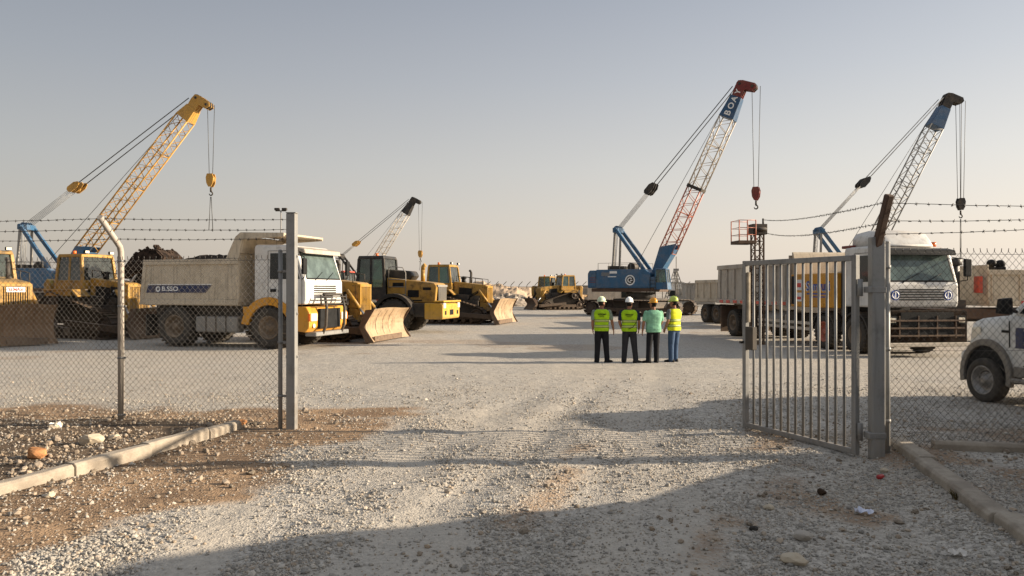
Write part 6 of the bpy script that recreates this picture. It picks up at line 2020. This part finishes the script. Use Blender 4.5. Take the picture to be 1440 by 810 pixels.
# ------------------------------------------------------------------ stones, litter, weeds by the kerbs
ROCKP = stone_mat('pale_rock', (.40, .33, .24), (.50, .42, .31))
ROCKO = plain('orange_rock', (.42, .20, .085), rough=.9, var=.3, scale=14)
ROCKG = stone_mat('grey_rock', (.30, .27, .23), (.40, .36, .31))
def rock(px, py, s, label, mat, seed, group='loose rocks lying near the kerbs'):
    rr = np.random.default_rng(seed)
    bm = bmesh.new(); bmesh.ops.create_icosphere(bm, subdivisions=3, radius=1)
    pl = [(Vector(rr.normal(0, 1, 3)).normalized(), rr.uniform(.55, .9)) for _ in range(11)]
    for v in bm.verts:
        for nn, dd in pl:
            k = v.co.dot(nn)
            if k > dd: v.co -= nn * (k - dd) * .9
        v.co += Vector(rr.normal(0, .018, 3))
        v.co = Vector((v.co.x * s * 1.15, v.co.y * s * .9, v.co.z * s * .68))
    me = bpy.data.meshes.new('rock'); bm.to_mesh(me); bm.free(); me.materials.append(mat)
    o = bpy.data.objects.new('rock', me); COL.objects.link(o)
    X, Y = gp(px, py); z = float(relief(np.array([X]), np.array([Y]))[0])
    o.location = (X, Y, z + s * .35); o.rotation_euler = (0, 0, rr.uniform(0, 6))
    return tag(o, label, 'rock', group)
rock(52, 650, .125, 'orange brown rock on the dark verge beside the left kerb', ROCKO, 1)
rock(127, 629, .135, 'largest pale rock, on the dark verge behind the left kerb', ROCKP, 2)
rock(78, 610, .085, 'small pale rock on the verge below the chain link fence, towards the frame edge', ROCKP, 3)
rock(160, 624, .075, 'small pale rock just right of the largest pale rock', ROCKP, 4)
rock(1128, 763, .075, 'grey rounded rock on the drive in the shadow of the unseen van', ROCKG, 5)
rock(1116, 797, .085, 'pale flat rock at the bottom edge of the drive', ROCKP, 6)
rock(1080, 716, .05, 'small tan rock on the drive below the gate', ROCKP, 7)
rock(1243, 666, .05, 'pale pebble beside the red crushed can at the gate post', ROCKP, 8)
rock(1155, 692, .055, 'dark brown clod of earth below the gate', plain('dark_clod', (.05, .03, .018), rough=1, var=.3), 9)
rock(1060, 742 + 6, .035, 'dark small stone on the drive left of the grey rounded rock', plain('dark_stone', (.05, .045, .04), rough=1), 10)
rock(70, 700, .05, 'pale stone lying against the road side of the left kerb', ROCKP, 11)
rock(340, 600, .07, 'brown stone at the far end of the left kerb', ROCKO, 12)

def litter(px, py, name, label, cat, mat, pts, h=.03, seed=1):
    rr = random.Random(seed)
    X, Y = gp(px, py); z = float(relief(np.array([X]), np.array([Y]))[0])
    n = 9; mb = MB(); rows = []
    L_, W_ = pts
    for i in range(n):
        u = i / (n - 1) - .5
        rows.append([(u * L_ + rr.uniform(-.006, .006), (j / 4 - .5) * W_ + rr.uniform(-.008, .008), .030 + h * math.sin(i * 1.7 + j * 1.1) * .6 + rr.uniform(0, h * .7)) for j in range(5)])
    top = [p for r_ in rows for p in r_]
    fs = [(i * 5 + j, i * 5 + j + 1, (i + 1) * 5 + j + 1, (i + 1) * 5 + j) for i in range(n - 1) for j in range(4)]
    mb.add(top, fs, 0, False)
    o = mb.build(name, mat)
    md = o.modifiers.new('t', 'SOLIDIFY'); md.thickness = .002
    o.location = (X, Y, z); o.rotation_euler = (0, 0, R(-20))
    return tag(o, label, cat)
litter(1215, 723, 'crumpled_paper', 'crumpled bluish white paper wrapper on the earth below the gate', 'litter', plain('wrapper_paper', (.66, .68, .78), rough=.6, var=.08), (.15, .07), .03, 2)
litter(1345, 786, 'torn_paper', 'torn white scrap of paper by the right kerb at the bottom of the frame', 'litter', plain('white_paper', (.62, .58, .52), rough=.8, var=.08), (.13, .09), .025, 5)
litter(1222, 709, 'paper_scrap', 'small pale card scrap just above the crumpled wrapper', 'litter', plain('card', (.50, .42, .32), rough=.9), (.07, .03), .01, 7)
litter(78, 608 + 2, 'white_rag', 'small white rag among the stones under the left fence', 'litter', plain('rag', (.7, .68, .64), rough=.9, var=.05), (.12, .10), .05, 9)
X, Y = gp(1238, 674); z = float(relief(np.array([X]), np.array([Y]))[0])
mb = MB(); mb.lathe([(.001, -.06), (.024, -.058), (.031, -.048), (.029, -.01), (.031, .02), (.031, .045), (.024, .058), (.001, .06)], axis='x', n=16, o=(0, 0, .034))
cn = mb.build('drink_can', plain('red_can', (.42, .03, .03), rough=.3)); cn.location = (X, Y, z); cn.rotation_euler = (0, 0, R(35)); cn.scale = (.8, .8, .8); tag(cn, 'red crushed can lying below the gate post', 'can')
# dry weed at the right kerb
X, Y = gp(1345, 716); z = float(relief(np.array([X]), np.array([Y]))[0])
mb = MB(); rr = random.Random(4)
for q in range(26):
    a = rr.uniform(0, 6.28); l = rr.uniform(.05, .13); le = rr.uniform(.2, 1.1)
    d = Vector((math.cos(a) * math.sin(le), math.sin(a) * math.sin(le), math.cos(le)))
    p = Vector((rr.uniform(-.03, .03), rr.uniform(-.03, .03), 0)); w = d.cross(Vector((0, 0, 1))).normalized() * .007
    mb.add([p - w * .4, p + d * l * .5 - w, p + d * l + Vector((0, 0, -.015)), p + d * l * .5 + w, p + w * .4], [(0, 1, 2, 3, 4)])
wd = mb.build('weed', plain('dry_weed_leaf', (.10, .075, .03), rough=.8, var=.4)); wd.location = (X, Y, z); tag(wd, 'small dry weed growing against the right kerb', 'weed')


# ------------------------------------------------------------------ paired pieces become parts of their own
def islands(me):
    bm = bmesh.new(); bm.from_mesh(me); bm.verts.ensure_lookup_table()
    seen = [False] * len(bm.verts); out = []
    for v in bm.verts:
        if seen[v.index]: continue
        st = [v]; seen[v.index] = True; isl = []
        while st:
            w = st.pop(); isl.append(w.index)
            for e in w.link_edges:
                o = e.other_vert(w)
                if not seen[o.index]: seen[o.index] = True; st.append(o)
        out.append(isl)
    bm.free()
    return out


def split_part(o, key):
    me = o.data
    groups = {}
    for isl in islands(me):
        c = sum((me.vertices[i].co for i in isl), Vector()) / len(isl)
        groups.setdefault(key(c), set()).update(isl)
    if len(groups) < 2: return
    gs = list(groups.values())
    for k, g in enumerate(gs):
        bm = bmesh.new(); bm.from_mesh(me); bm.verts.ensure_lookup_table()
        bmesh.ops.delete(bm, geom=[v for v in bm.verts if v.index not in g], context='VERTS')
        m2 = bpy.data.meshes.new(me.name)
        for m in me.materials: m2.materials.append(m)
        bm.to_mesh(m2); bm.free()
        if k == 0: first = m2
        else:
            c = bpy.data.objects.new(o.name.split('.')[0], m2); COL.objects.link(c)
            c.parent = o.parent; c.location = o.location; c.rotation_euler = o.rotation_euler
    o.data = first


side_key = lambda c: (c.y > 0)
KEYS = {'weld_seam': lambda c: round(c.y * 2), 'track_wheel': lambda c: round(c.x), 'fuel_tank': side_key, 'mud_flap': side_key, 'wheel_arch': lambda c: (c.y > 0, round(c.x)), 'fender': lambda c: (c.y > 0, round(c.x / 2)), 'rear_skirt': side_key,
        'clamp_band': lambda c: round(c.z * 4), 'hinge_bracket': lambda c: round(c.z), 'hinge': lambda c: round(c.z), 'bracket': lambda c: round(c.z * 4), 'work_light': side_key, 'lens': side_key, 'side_vent': side_key,
        'axle': lambda c: round(c.x), 'step': lambda c: round(c.z * 4), 'tooth': lambda c: round(c.y * 4), 'cab_emblem': side_key, 'emblem_mark': side_key, 'notice_plate': lambda c: round(c.z * 4), 'side_door': lambda c: (c.y > 0, c.x > .4),
        'beacon': side_key, 'tank_strap': lambda c: (c.y > 0, round(c.x * 2)), 'ram': side_key, 'slot': lambda c: round(c.y), 'wiper': side_key, 'fog_lamp': side_key, 'bumper_opening': lambda c: round(c.y), 'notice_text': lambda c: round(c.z * 4), 'guard_post': side_key}
for o in list(bpy.data.objects):
    if o.type == 'MESH' and o.parent and o.name.split('.')[0] in KEYS:
        split_part(o, KEYS[o.name.split('.')[0]])
